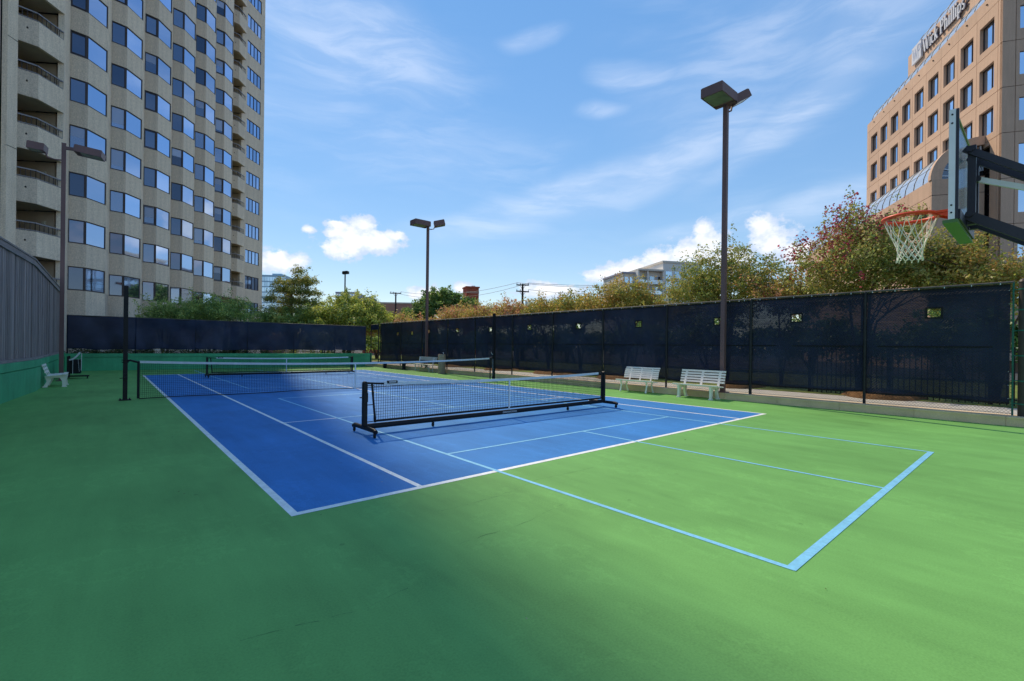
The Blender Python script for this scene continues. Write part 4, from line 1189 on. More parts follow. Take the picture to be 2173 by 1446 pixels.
# rim
RC = Vector((-0.198, -15.428, 3.036)); RR = 0.2345
b = MB()
ring = [(RC.x + RR * math.cos(t), RC.y + RR * math.sin(t), RC.z) for t in np.linspace(0, 2 * math.pi, 49)]
b.tube(ring, 0.0165, 8, caps=False)
b.tube([(x_ , y_, z_ - 0.024) for x_, y_, z_ in ring], 0.005, 6, caps=False)
rim = b.build('rim', m_orange, root)
b = MB()
b.box(RC.x - 0.09, RC.x + 0.09, BY + 0.006, BY + 0.016, RC.z - 0.09, RC.z + 0.03)
b.extr([(RC.x - 0.085, BY + 0.016, RC.z + 0.012), (RC.x + 0.085, BY + 0.016, RC.z + 0.012), (RC.x + 0.13, RC.y - RR * 0.80, RC.z + 0.006), (RC.x - 0.13, RC.y - RR * 0.80, RC.z + 0.006)], (0, 0, -0.022))
for s in (-1, 1): b.extr([(RC.x + s * 0.08, BY + 0.016, RC.z - 0.012), (RC.x + s * 0.08, BY + 0.016, RC.z - 0.085), (RC.x + s * 0.10, RC.y - RR * 0.86, RC.z - 0.012)], (0.008, 0, 0))
b.build('bracket', m_orange, root)
# cord net: twelve loops crossing in diamonds
b = MB(); rnd = random.Random(2)
def npt(k, lv):
    prof = [(0.0, 0.228), (0.17, 0.168), (0.235, 0.138), (0.30, 0.118), (0.36, 0.107), (0.405, 0.106), (0.445, 0.112)]
    z, r = prof[lv]
    t = 2 * math.pi * (k + (0.5 if lv % 2 else 0)) / 12
    return Vector((RC.x + r * math.cos(t) + rnd.uniform(-.004, .004), RC.y + r * math.sin(t) + rnd.uniform(-.004, .004), RC.z - 0.012 - z + rnd.uniform(-.007, .007)))
P_ = [[npt(k, lv) for k in range(12)] for lv in range(7)]
for lv in range(6):
    for k in range(12):
        if lv % 2 == 0: nb = (k, (k - 1) % 12)
        else: nb = (k, (k + 1) % 12)
        for j in nb:
            a, c = P_[lv][k], P_[lv + 1][j]
            b.tube([a, a.lerp(c, 0.5) + Vector((0, 0, -0.004)), c], 0.0036 if lv < 2 else 0.0048, 5, caps=False)
for k in range(12): b.tube([P_[6][k], P_[6][k] + Vector((0.004, 0.003, -0.02))], 0.005, 5)
b.build('cord_net', m_cord, root)

# ================================================================== RESIDENTIAL TOWER (left)
TO = Vector((-8.70, 24.42, 0)); TU = Vector((0.5654, 0.8248, 0)).normalized(); TN = Vector((TU.y, -TU.x, 0))
tw = thing('apartment_tower', 'tall beige concrete apartment tower with sawtooth bay windows and balconies', 'building', (TO.x, TO.y, 0), math.atan2(TU.y, TU.x))
# local frame: x along the facade, -y outward (towards the court)
TWR = math.atan2(TU.y, TU.x)
def tl(px, t):
    """facade coordinate s where the view ray through photo column px meets the facade plane offset by t outward"""
    r = at(px, 700, 1) - CAM; P0 = TO + TN * t
    k = (P0 - CAM).dot(TN) / r.dot(TN)
    return (CAM + r * k - TO).dot(TU)
PIT = 3.516; FLH = 3.0; HEAD0 = 6.36; SILL0 = 4.84
NF = 16
bA, bB, bC, bD = (0, 0), (0.60, -0.62), (2.15, -0.72), (PIT, 0)     # local (x, y) with -y outward
def wallseg(b, p, q, z0, z1, th=0.28):
    d = Vector((q[0] - p[0], q[1] - p[1], 0)).normalized(); n = Vector((-d.y, d.x, 0))       # inward is +y-ish
    poly = [p, q, (q[0] + n.x * th, q[1] + n.y * th), (p[0] + n.x * th, p[1] + n.y * th)]
    b.prism(poly, z0, z1)
def paneseg(b, p, q, z0, z1, inset, th=0.02):
    d = Vector((q[0] - p[0], q[1] - p[1], 0)).normalized(); n = Vector((-d.y, d.x, 0))
    a = (p[0] + n.x * inset, p[1] + n.y * inset); c = (q[0] + n.x * inset, q[1] + n.y * inset)
    b.prism([a, c, (c[0] + n.x * th, c[1] + n.y * th), (a[0] + n.x * th, a[1] + n.y * th)], z0, z1)
def lerp2(p, q, t): return (p[0] + (q[0] - p[0]) * t, p[1] + (q[1] - p[1]) * t)

# shared meshes for one bay on one floor (z relative to the window head)
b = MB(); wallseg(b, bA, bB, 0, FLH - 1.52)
me_spA = b.mesh('spandrel', m_concrete_shaded)
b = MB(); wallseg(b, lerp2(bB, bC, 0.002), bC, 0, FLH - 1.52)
me_spB = b.mesh('spandrel', m_concrete_lit)
b = MB(); wallseg(b, lerp2(bC, bD, 0.003), bD, -1.52 + 0.012, FLH - 1.52 - 0.012)
me_pier = b.mesh('pier', m_concrete_lit)
b = MB()
fw = 0.055
for (p, q, t0, t1) in ((bA, bB, 0.0, 1.0), (bB, bC, 0.0, 1.0)):
    paneseg(b, lerp2(p, q, t0), lerp2(p, q, t1), -1.52, -1.52 + 0.075, 0.03, 0.09)
    paneseg(b, lerp2(p, q, t0), lerp2(p, q, t1), -0.06, 0.0, 0.03, 0.09)
L1 = math.hypot(bB[0], bB[1]); L2 = math.hypot(bC[0] - bB[0], bC[1] - bB[1])
for (p, q, t0, t1) in ((bA, bB, 0.0, 0.055 / L1), (bA, bB, 1 - 0.12 / L1, 1.0), (bB, bC, 0.0, 0.035 / L2), (bB, bC, 1 - 0.05 / L2, 1.0)):
    paneseg(b, lerp2(p, q, t0), lerp2(p, q, t1), -1.444, -0.061, 0.028, 0.10)
me_frame = b.mesh('window', m_brownframe)
b = MB(); paneseg(b, lerp2(bA, bB, 0.02), lerp2(bA, bB, 0.95), -1.47, -0.04, 0.085); me_paneA = b.mesh('pane', m_glassA)
b = MB(); paneseg(b, lerp2(bB, bC, 0.01), lerp2(bB, bC, 0.99), -1.47, -0.04, 0.060); me_paneB = b.mesh('pane', m_glassB)
b = MB()
for (t0, t1) in ((0.07, 0.11), (0.82, 0.86)): paneseg(b, lerp2(bA, bB, t0), lerp2(bA, bB, t1), -1.40, -0.10, 0.055, 0.03)
paneseg(b, lerp2(bA, bB, 0.111), lerp2(bA, bB, 0.819), -1.40, -1.36, 0.055, 0.03); paneseg(b, lerp2(bA, bB, 0.111), lerp2(bA, bB, 0.819), -0.14, -0.10, 0.055, 0.03)
me_sash = b.mesh('sash', m_brownframe)
m_blind = glass_mat('drawn_blind', (0.55, 0.66, 0.90), (0.24, 0.24, 0.27), 0.22, rand=0.4, curtain=(0.36, 0.34, 0.33))
me_bl = []
for fr_ in (0.45, 0.62, 0.80):
    b = MB(); paneseg(b, lerp2(bA, bB, 0.07), lerp2(bA, bB, 0.84), -0.05 - 1.41 * fr_, -0.062, 0.080, 0.004); me_bl.append(b.mesh('blind', m_blind))
rnd = random.Random(11)
for k in range(NF):
    z = HEAD0 + FLH * k
    for i in range(6):
        x = i * PIT
        w = link('window', me_frame, tw, (x, 0, z))
        link('pane', me_paneA, w); link('pane', me_paneB, w)
        if rnd.random() < 0.3: link('sash', me_sash, w)
        if rnd.random() < 0.38: link('blind', rnd.choice(me_bl), w)
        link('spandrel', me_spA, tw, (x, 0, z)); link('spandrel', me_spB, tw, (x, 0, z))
        link('pier', me_pier, tw, (x, 0, z))
# plain base below the first windows
for i in range(6):
    b = MB(); x = i * PIT
    for (p, q) in ((bA, bB), (bC, bD)): wallseg(b, (p[0] + x, p[1]), (q[0] + x, q[1]), -1.0, SILL0 - 0.004 if q != bD else SILL0 - 0.004)
    b.build('base_wall', m_concrete_shaded, tw, True)
    b = MB(); wallseg(b, (lerp2(bB, bC, .002)[0] + x, bB[1]), (bC[0] + x, bC[1]), -1.0, SILL0 - 0.004); b.build('base_wall', m_concrete_lit, tw, True)

def balcony_column(x0, xb, xc, x1, tB, tC, kmin, kmax, depth=1.9, t0=0.0, t1=0.0):
    """recessed balconies with a folded parapet front; plan corners A(x0,t0) B(xb,tB) C(xc,tC), wall resumes at x1"""
    A, B, C = (x0, -t0), (xb, -tB), (xc, -tC)
    HP = 1.40
    b = MB(); wallseg(b, A, B, 0.0, HP, 0.16); meA = b.mesh('parapet', m_concrete_shaded)
    b = MB(); wallseg(b, lerp2(B, C, 0.002), C, 0.0, HP, 0.16); meB = b.mesh('parapet', m_concrete_lit)
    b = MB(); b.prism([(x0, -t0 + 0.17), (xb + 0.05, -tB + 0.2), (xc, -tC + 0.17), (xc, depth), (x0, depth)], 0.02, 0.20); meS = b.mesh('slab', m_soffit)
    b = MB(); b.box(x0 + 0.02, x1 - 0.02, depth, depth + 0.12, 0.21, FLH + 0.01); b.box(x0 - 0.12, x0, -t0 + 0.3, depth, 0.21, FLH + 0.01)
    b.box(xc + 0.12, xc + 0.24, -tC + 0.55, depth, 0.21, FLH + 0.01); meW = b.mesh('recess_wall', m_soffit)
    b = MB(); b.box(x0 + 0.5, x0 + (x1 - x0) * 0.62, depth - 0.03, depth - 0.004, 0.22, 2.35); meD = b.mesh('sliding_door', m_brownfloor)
    b = MB()
    for (p, q) in ((A, B), (B, C)):
        P3, Q3 = Vector((p[0], p[1] + 0.07, HP + 0.50)), Vector((q[0], q[1] + 0.07, HP + 0.50))
        b.beam(P3, Q3, 0.07, 0.07); b.beam(P3 - Vector((0, 0, 0.44)), Q3 - Vector((0, 0, 0.44)), 0.04, 0.04)
    meR = b.mesh('railing', m_railing)
    b = MB()
    for (p, q) in ((A, B), (B, C)):
        n = max(4, int(math.hypot(q[0] - p[0], q[1] - p[1]) / 0.24))
        for j in range(n + 1):
            c = lerp2(p, q, j / n); b.box(c[0] - 0.014, c[0] + 0.014, c[1] + 0.056, c[1] + 0.084, HP, HP + 0.47)
    meBal = b.mesh('baluster', m_brownframe)
    b = MB(); c = lerp2(A, B, 0.45); b.tube([(c[0], c[1] - 0.02, 0.86), (c[0], c[1] + 0.02, 0.86)], 0.055, 10); meDr = b.mesh('drain_hole', m_brownfloor)
    b = MB(); b.box(xc - 0.05, xc + 0.07, -tC + 0.95, -tC + 1.12, 2.2, 2.42); meL = b.mesh('wall_light', MATS.get('lampshade') or mat('lampshade', (0.55, 0.48, 0.36), 0.5))
    for k in range(kmin, kmax):
        z = HEAD0 + 0.06 + FLH * k
        for nm, me in (('parapet', meA), ('parapet', meB), ('slab', meS), ('recess_wall', meW), ('sliding_door', meD), ('drain_hole', meDr), ('wall_light', meL)):
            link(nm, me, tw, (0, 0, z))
        r = link('railing', meR, tw, (0, 0, z))
        o = link('balusters', meBal, r); o['kind'] = 'stuff'
    # pier closing the right side of the recess
    return C
# left balcony column
sA = tl(31, 0.0)
def along(p, d, px):
    """walk from local point p in direction d until it projects on photo column px"""
    r = at(px, 700, 1) - CAM
    P3 = TO + TU * p[0] - TN * p[1]; D3 = TU * d[0] - TN * d[1]
    # solve (P3 + D3*k - CAM) x r = 0 in plan
    k = ((P3.x - CAM.x) * r.y - (P3.y - CAM.y) * r.x) / (D3.y * r.x - D3.x * r.y)
    return (p[0] + d[0] * k, p[1] + d[1] * k)
pB = along((sA, 0.0), (0.70, -0.71), 75)
pC = along(pB, (0.998, -0.06), 130)
balcony_column(sA, pB[0], pC[0], -0.02, -pB[1], -pC[1], -1, NF)
ztop_ = HEAD0 + FLH * NF
b = MB(); wallseg(b, (pC[0] + 0.01, pC[1] + 0.02), (-0.004, -0.002), -1.0, ztop_); b.build('pier_wall', m_concrete_lit, tw, True)
sP = tl(9, 0.0)
b = MB(); wallseg(b, (sP, 0.0), (sA - 0.002, 0.0), -1.0, ztop_); b.build('pier_wall', m_concrete_lit, tw, True)
b = MB(); wallseg(b, (sP - 14, 1.6), (sP - 0.003, 0.35), -1.0, ztop_); b.build('side_wall', m_concrete_shaded, tw, True)
b = MB()
for k in range(0, NF, 2):
    z = HEAD0 + FLH * k - 0.1; b.box(sP + 0.0, sA - 0.01, -0.006, 0.1, z, z + 0.03)
b.build('joint', m_brownfloor, tw, True)
# right balcony column
s0 = 6 * PIT
qB = along((s0, 0.0), (0.70, -0.71), 501)
qC = along(qB, (0.998, -0.06), 516)
balcony_column(s0 + 0.004, qB[0], qC[0], qC[0] + 0.3, -qB[1], -qC[1], -1, NF)
# flat end section with four-light windows
e0 = (qC[0] + 0.02, qC[1] + 0.45); ed = Vector((0.978, -0.208))
e1 = along(e0, (ed.x, ed.y), 555)
Le = math.hypot(e1[0] - e0[0], e1[1] - e0[1])
w0 = along(e0, (ed.x, ed.y), 518.5); w1 = along(e0, (ed.x, ed.y), 547.5)
f0 = math.hypot(w0[0] - e0[0], w0[1] - e0[1]) / Le; f1 = math.hypot(w1[0] - e0[0], w1[1] - e0[1]) / Le
b = MB(); wallseg(b, e0, e1, 0.0, FLH - 1.52); wallseg(b, e0, lerp2(e0, e1, f0), -1.52, -0.001); wallseg(b, lerp2(e0, e1, f1), e1, -1.52, -0.001); me_e = b.mesh('end_wall', m_concrete_lit)
b = MB()
paneseg(b, lerp2(e0, e1, f0), lerp2(e0, e1, f1), -1.52, -1.46, 0.03, 0.08); paneseg(b, lerp2(e0, e1, f0), lerp2(e0, e1, f1), -0.06, -0.003, 0.03, 0.08)
for j in range(5):
    c = f0 + (f1 - f0) * j / 4; h = 0.055 / Le
    paneseg(b, lerp2(e0, e1, max(f0, c - h / 2)), lerp2(e0, e1, min(f1, c + h / 2)), -1.459, -0.061, 0.028, 0.09)
me_ef = b.mesh('window', m_brownframe)
me_ep = []
for j in range(4):
    b = MB(); paneseg(b, lerp2(e0, e1, f0 + (f1 - f0) * (j + .04) / 4), lerp2(e0, e1, f0 + (f1 - f0) * (j + .96) / 4), -1.47, -0.05, 0.07); me_ep.append(b.mesh('pane', m_glassB))
for k in range(NF):
    z = HEAD0 + FLH * k
    link('end_wall', me_e, tw, (0, 0, z)); w = link('window', me_ef, tw, (0, 0, z))
    for me in me_ep: link('pane', me, w)
b = MB(); wallseg(b, e0, e1, -1.0, SILL0 - 0.003); b.build('base_wall', m_concrete_lit, tw, True)
# core behind everything and the storeys above the picture
outl = [(sP, 0.5), (sA, 0.5), (sA, 2.06), (-0.05, 2.06), (-0.05, 0.34), (s0 + 0.05, 0.34), (s0 + 0.05, 2.06), (qC[0] + 0.4, 2.06), (qC[0] + 0.4, e0[1] + 0.3), (e1[0] - 0.06, e1[1] + 0.32), (e1[0] - 4.0, 20.0), (sP, 20.0)]
MB().prism(outl, -1.0, ztop_ + 0.02).build('core', m_brownfloor, tw, True)
upo = [(sP - 14, 1.6), (sP, 0.0), (sA, 0.0), (pB[0], pB[1]), (pC[0], pC[1])]
for i in range(6): upo += [(i * PIT + c[0], c[1]) for c in (bA, bB, bC)]
# unseen rear facet, added to shift the tower's shadow edge across the court
vr = (at(554.6, 700, 1) - CAM); vr.z = 0; vr.normalize()
e2 = (e1[0] + 29.0 * vr.dot(TU), e1[1] - 29.0 * vr.dot(TN))
upo += [(s0, 0.0), qB, qC, e0, e1, e2, (e2[0] - 14.0, e2[1] + 8), (sP - 14, e2[1] + 8)]
MB().prism(upo, ztop_ + 0.03, 108.0).build('upper_storeys', m_concrete_lit, tw, True)
MB().prism([(e1[0], e1[1] + 0.003), e2, (e2[0] - 0.5, e2[1] + 0.2), (e1[0] - 0.3, e1[1] + 0.25)], -1.0, ztop_ + 0.01).build('side_wall', m_concrete_shaded, tw, True)  # wall of the added rear facet, never in view

# ================================================================== OFFICE BUILDING (right)
OFH = 3.9
OL = Vector((73.96, 0.81, 0)); OR = Vector((51.48, -13.19, 0))
OU = (OR - OL).normalized(); OV = Vector((-0.53, 0.848, 0)); OV = Vector((OU.y, -OU.x, 0)); 
if OV.dot(CAM - OR) < 0: OV = -OV
ROT = math.atan2(OU.y, OU.x)
off = thing('office_building', 'tan stone office building with deep square windows and glass vault skylights', 'building', (OR.x, OR.y, 0), ROT)
# local frame: x along OU (0 at the near right corner, negative to the far left), y: outward = sign
YS = 1.0 if Vector((-OU.y, OU.x, 0)).dot(OV) > 0 else -1.0          # local +y * YS points outward
m_stone = mat('tan_stone', (0.60, 0.405, 0.29), 0.8, var=0.07, vscale=0.5, speck=0.08, sscale=14, rand=0.05, streak=0.09)
m_stone_joint = mat('stone_joint', (0.16, 0.095, 0.06), 0.9)
m_ofr = mat('office_frame', (0.55, 0.62, 0.70), 0.4, metal=0.3)
m_reveal = m_stone
BW = 2.835; NB = 9; ZJ = 32.05
X0 = -NB * BW + 0.15
def ybox(b, x0, x1, y0, y1, z0, z1):
    ya, yb_ = sorted((y0 * YS, y1 * YS)); b.box(x0, x1, ya, yb_, z0, z1)
RD = 0.32
oz0, oz1 = 0.98, 3.30; ox0, ox1 = 0.42, 2.34
gp_ = 0.022
b = MB()
ybox(b, gp_, BW - gp_, -RD, 0, -oz0, -gp_); ybox(b, gp_, BW - gp_, -RD, 0, -OFH + gp_, -oz1)
ybox(b, gp_, ox0, -RD, 0, -oz1 + .0005, -oz0 - .0005); ybox(b, ox1, BW - gp_, -RD, 0, -oz1 + .0005, -oz0 - .0005)
me_pan = b.mesh('stone_panel', m_stone)
b = MB()
for (x0, x1) in ((ox0, ox0 + .05), ((ox0 + ox1) / 2 + 0.22, (ox0 + ox1) / 2 + 0.28), (ox1 - .05, ox1)): ybox(b, x0, x1, -RD, -RD + 0.07, -oz1, -oz0)
ybox(b, ox0 + .051, ox1 - .051, -RD, -RD + 0.07, -oz0 - 0.07, -oz0); ybox(b, ox0 + .051, ox1 - .051, -RD, -RD + 0.07, -oz1, -oz1 + 0.07)
me_ow = b.mesh('window', m_brownframe)
b = MB(); ybox(b, ox0, ox1, -RD - 0.03, -RD + 0.02, -oz1, -oz0); me_og = b.mesh('pane', m_glassC)
for k in range(8):
    for i in range(NB):
        x = X0 + i * BW; z = ZJ - OFH * k
        if k >= 3 and i == NB - 1: continue          # dark glazed slot here
        link('stone_panel', me_pan, off, (x, 0, z)); w = link('window', me_ow, off, (x, 0, z)); link('pane', me_og, w)
b = MB(); ybox(b, X0 - 0.75, X0 + NB * BW + 0.22, -RD - 12, -RD - 0.04, -1, ZJ + 1.0); b.build('core', m_stone_joint, off, True)
# corner strips and parapet
for k in range(8):
    z = ZJ - OFH * k
    b = MB(); ybox(b, X0 - 0.80, X0 - gp_, -RD, 0, z - OFH + gp_, z - gp_); b.build('stone_panel', m_stone, off, True)
    b = MB(); ybox(b, X0 + NB * BW + gp_, X0 + NB * BW + 0.55, -RD, 0, z - OFH + gp_, z - gp_); b.build('stone_panel', m_stone, off, True)
for i in range(NB):
    x = X0 + i * BW
    b = MB(); ybox(b, x + (0.004 if i else -0.8), x + BW - 0.004 + (0.55 if i == NB - 1 else 0), -RD, 0, ZJ + gp_, ZJ + 1.22); b.build('parapet', m_stone, off, True)
b = MB()
for i in range(NB):
    x = X0 + i * BW + 1.4; ybox(b, x - 0.05, x + 0.05, 0, 0.10, ZJ + 0.62, ZJ + 0.72)
o = b.build('scupper', m_stone_joint, off, True); o['kind'] = 'stuff'
# return face on the right, in shade
XE = X0 + NB * BW + 0.56
for k in range(8):
    z = ZJ - OFH * k
    for j in range(3):
        y0 = -0.9 - j * 3.6
        b = MB()
        ya, yb_ = y0 - 3.6 + gp_, y0 - gp_
        wz0, wz1 = z - 2.95, z - 1.0
        ybox(b, XE - 0.3, XE, ya, yb_, z - OFH + gp_, wz0); ybox(b, XE - 0.3, XE, ya, yb_, wz1, z - gp_ if k else z + 1.2)
        ybox(b, XE - 0.3, XE, yb_ - 0.25, yb_, wz0 + .0005, wz1 - .0005); ybox(b, XE - 0.3, XE, ya, ya + 0.5, wz0 + .0005, wz1 - .0005)
        b.build('stone_panel', m_stone, off, True)
        b = MB(); ybox(b, XE - 0.16, XE - 0.12, ya + 0.5, yb_ - 0.25, wz0, wz1); w = b.build('side_window', m_glassC, off, True)
    b = MB(); ybox(b, XE - 0.3, XE, -0.9 + gp_, 0, z - OFH + gp_, z - gp_ if k else z + 1.2); b.build('stone_panel', m_stone, off, True)
# dark glazed slot in the last bay below the third storey
xs_ = X0 + (NB - 1) * BW
zs_ = ZJ - 3 * OFH
b = MB(); ybox(b, xs_ + 0.06, xs_ + 0.40, -RD, 0, -1, zs_ - gp_); ybox(b, xs_ + 1.95, xs_ + BW - gp_, -RD, 0, -1, zs_ - gp_); ybox(b, xs_ + 0.401, xs_ + 1.949, -RD, 0, zs_ - 0.42, zs_ - gp_); b.build('slot_surround', m_stone, off, True)
b = MB(); ybox(b, xs_ + 0.40, xs_ + 1.95, -RD - 0.03, -RD + 0.05, -1, zs_ - 0.42); b.build('slot_glass', m_glassE, off, True)
b = MB()
for z in np.arange(2, zs_ - 1, 1.95): ybox(b, xs_ + 0.40, xs_ + 1.95, -RD + 0.05, -RD + 0.10, z, z + 0.08)
o = b.build('slot_mullion', m_brownframe, off, True); o['kind'] = 'stuff'

def vault(x0, x1, yc, zc, R, n_rib, root, name, a0=0.0, a1=90.0, m=None, ry=None):
    """quarter-barrel skylight of separate panes between ribs; axis along x, springing at y=yc+R"""
    ry = ry or R
    nseg = 7
    pr = [(yc + R * math.cos(R_(a0 + (a1 - a0) * k / nseg)), zc + ry * math.sin(R_(a0 + (a1 - a0) * k / nseg))) for k in range(nseg + 1)]
    dx = (x1 - x0) / n_rib
    b = MB(); 
    vs = []; fs = []
    for k, (y, z) in enumerate(pr): vs += [(0.03, y * YS, z), (dx - 0.03, y * YS, z)]
    for k in range(nseg): fs.append((2 * k, 2 * k + 1, 2 * k + 3, 2 * k + 2))
    b.add(vs, fs, smooth=True); me = b.mesh('vault_pane', m or m_glassD)
    rb = MB(); rb.tube([(0, y * YS, z) for y, z in pr], 0.045, 6); mr = rb.mesh('vault_rib', m_brownframe)
    for i in range(n_rib):
        link('vault_pane', me, root, (x0 + i * dx, 0, 0)); link('vault_rib', mr, root, (x0 + i * dx, 0, 0))
    link('vault_rib', mr, root, (x1, 0, 0))
    pb = MB()
    for k in (2, 4):
        pb.beam((x0, pr[k][0] * YS, pr[k][1]), (x1, pr[k][0] * YS, pr[k][1]), 0.035, 0.035)
    pb.build('vault_purlin', m_brownframe, root, True)
def ologic(px, yo):
    """local x where view column px meets the plane y = yo (outward)"""
    r = at(px, 400, 1) - CAM; P0 = OR + OV * yo
    k = (P0 - CAM).dot(OV) / r.dot(OV); return (CAM + r * k - OR).dot(OU), k
# parapet skylight
vault(X0 - 0.3, X0 + NB * BW + 0.4, -0.35 - 2.6, ZJ + 1.22, 2.6, 18, off, 'a')
# upper storey set back behind it
SB = -2.95
xu, du = ologic(1924, SB)
def oz(py, px, yo):
    x, k = ologic(px, yo); return at(px, py, k).z
zu = oz(122, 1924, SB)
ZB = ZJ + 1.0
ub = 2.9
nU = int((X0 + NB * BW + 0.5 - xu) / BW) + 1
b = MB()
x = xu + 0.55; uw = []
ybox(b, xu, XE - 0.6, SB - 7, SB - 0.32, ZB, zu - 0.02)
b.build('upper_core', m_stone_joint, off, True)
wtop = ZB + 3.15
i = 0; x = xu
while x < XE - 0.7:
    x1 = min(x + BW, XE - 0.6)
    b = MB(); ybox(b, x + 0.01, x1 - 0.01, SB - 0.3, SB, wtop, zu)
    ybox(b, x + 0.01, x + 0.75, SB - 0.3, SB, ZB, wtop - 0.0005); ybox(b, x1 - 0.45, x1 - 0.01, SB - 0.3, SB, ZB, wtop - 0.0005)
    b.build('upper_panel', m_stone, off, True)
    b = MB(); ybox(b, x + 0.75, x1 - 0.45, SB - 0.29, SB - 0.22, ZB, wtop); b.build('upper_window', m_glassE, off, True)
    x += BW
b = MB(); ybox(b, xu - 0.01, xu + 0.28, SB - 7, SB - 0.31, ZB, zu); b.build('upper_side', m_stone, off, True)
vault(xu + 1.2, XE - 0.6, SB - 0.4 - 3.0, zu + 0.0, 3.0, 10, off, 'b')
b = MB()
for i in range(12): pass
# lower wing with its own vault and arched end
xwe, kk = ologic(2090, 0.0)
zvt = oz(290, 2089, 0.02)
# find the projection so that the front corner lands on column 1973
lo, hi = 0.5, 12.0
for _ in range(40):
    mid_ = (lo + hi) / 2
    P3 = OR + OU * xwe + OV * mid_; rel = P3 - CAM
    px = CX_PX + F_PX * rel.dot(RT) / rel.dot(FW)
    if px > 1973: lo = mid_
    else: hi = mid_
WP = lo
P3 = OR + OU * xwe + OV * WP
zw = at(1973, 382, (P3 - CAM).dot(FW)).z
n_w = 9; wl = (xwe - (X0 - 14)) / n_w
for i in range(n_w):
    x0_ = X0 - 14 + i * wl
    for (za, zb_) in ((zw - 1.45 + gp_, zw), (zw - 1.45 - OFH + gp_, zw - 1.45 - gp_), (-0.5, zw - 1.45 - OFH - gp_)):
        b = MB()
        if za > 5 and zb_ < zw - 0.5:
            ybox(b, x0_ + gp_, x0_ + wl - gp_, WP - 0.4, WP, zb_ - 0.9, zb_); ybox(b, x0_ + gp_, x0_ + wl - gp_, WP - 0.4, WP, za, za + 0.7)
            ybox(b, x0_ + gp_, x0_ + 1.0, WP - 0.4, WP, za + .7005, zb_ - .9005); ybox(b, x0_ + wl - 0.6, x0_ + wl - gp_, WP - 0.4, WP, za + .7005, zb_ - .9005)
        else: ybox(b, x0_ + gp_, x0_ + wl - gp_, WP - 0.4, WP, za, zb_)
        b.build('wing_panel', m_stone, off, True)
b = MB(); ybox(b, X0 - 14, xwe - 0.45, 0.1, WP - 0.42, -0.5, zw - 0.05); b.build('wing_core', m_stone_joint, off, True)
vault(X0 - 14, xwe - 0.45, 0.02, zw, WP - 0.3, 22, off, 'c', ry=zvt - zw)
# arched end wall: a quarter arch with a fan window
nseg = 14; RY = zvt - zw
def arc(f, r0): return [(0.02 + (WP) * r0 * math.cos(a), zw + RY * r0 * math.sin(a)) for a in np.linspace(0, math.pi / 2, nseg + 1)]
b = MB()
o_, i_ = arc(0, 1.02), arc(0, 0.80)
for k in range(nseg):
    quad = [o_[k], o_[k + 1], i_[k + 1], i_[k]]
    b.extr([(xwe - 0.45, q[0] * YS, q[1]) for q in quad], (0.45, 0, 0))
b.build('arch_band', m_stone, off, True)
b = MB(); poly = [(0.02, zw)] + arc(0, 0.80)
b.extr([(xwe - 0.28, q[0] * YS, q[1]) for q in poly], (0.04, 0, 0)); b.build('fan_glass', m_glassE, off, True)
b = MB()
for a in np.linspace(0.12, math.pi / 2 - 0.08, 7):
    p0 = (0.02 + WP * 0.16 * math.cos(a), zw + RY * 0.16 * math.sin(a)); p1 = (0.02 + WP * 0.79 * math.cos(a), zw + RY * 0.79 * math.sin(a))
    b.beam((xwe - 0.2, p0[0] * YS, p0[1]), (xwe - 0.2, p1[0] * YS, p1[1]), 0.09, 0.09)
for rr in (0.16, 0.5):
    pts = [(xwe - 0.2, q[0] * YS, q[1]) for q in arc(0, rr)]
    b.tube(pts, 0.05, 5)
b.build('fan_spoke', m_ofr, off, True)
for (za, zb_) in ((zw - 1.45 + gp_, zw - 0.001), (zw - 1.45 - OFH + gp_, zw - 1.45 - gp_), (-0.5, zw - 1.45 - OFH - gp_)):
    for (y0_, y1_) in ((0.03, WP * 0.5 - gp_), (WP * 0.5 + gp_, WP - 0.0)):
        b = MB(); ybox(b, xwe - 0.44, xwe, y0_, y1_, za, zb_); b.build('end_panel', m_stone, off, True)

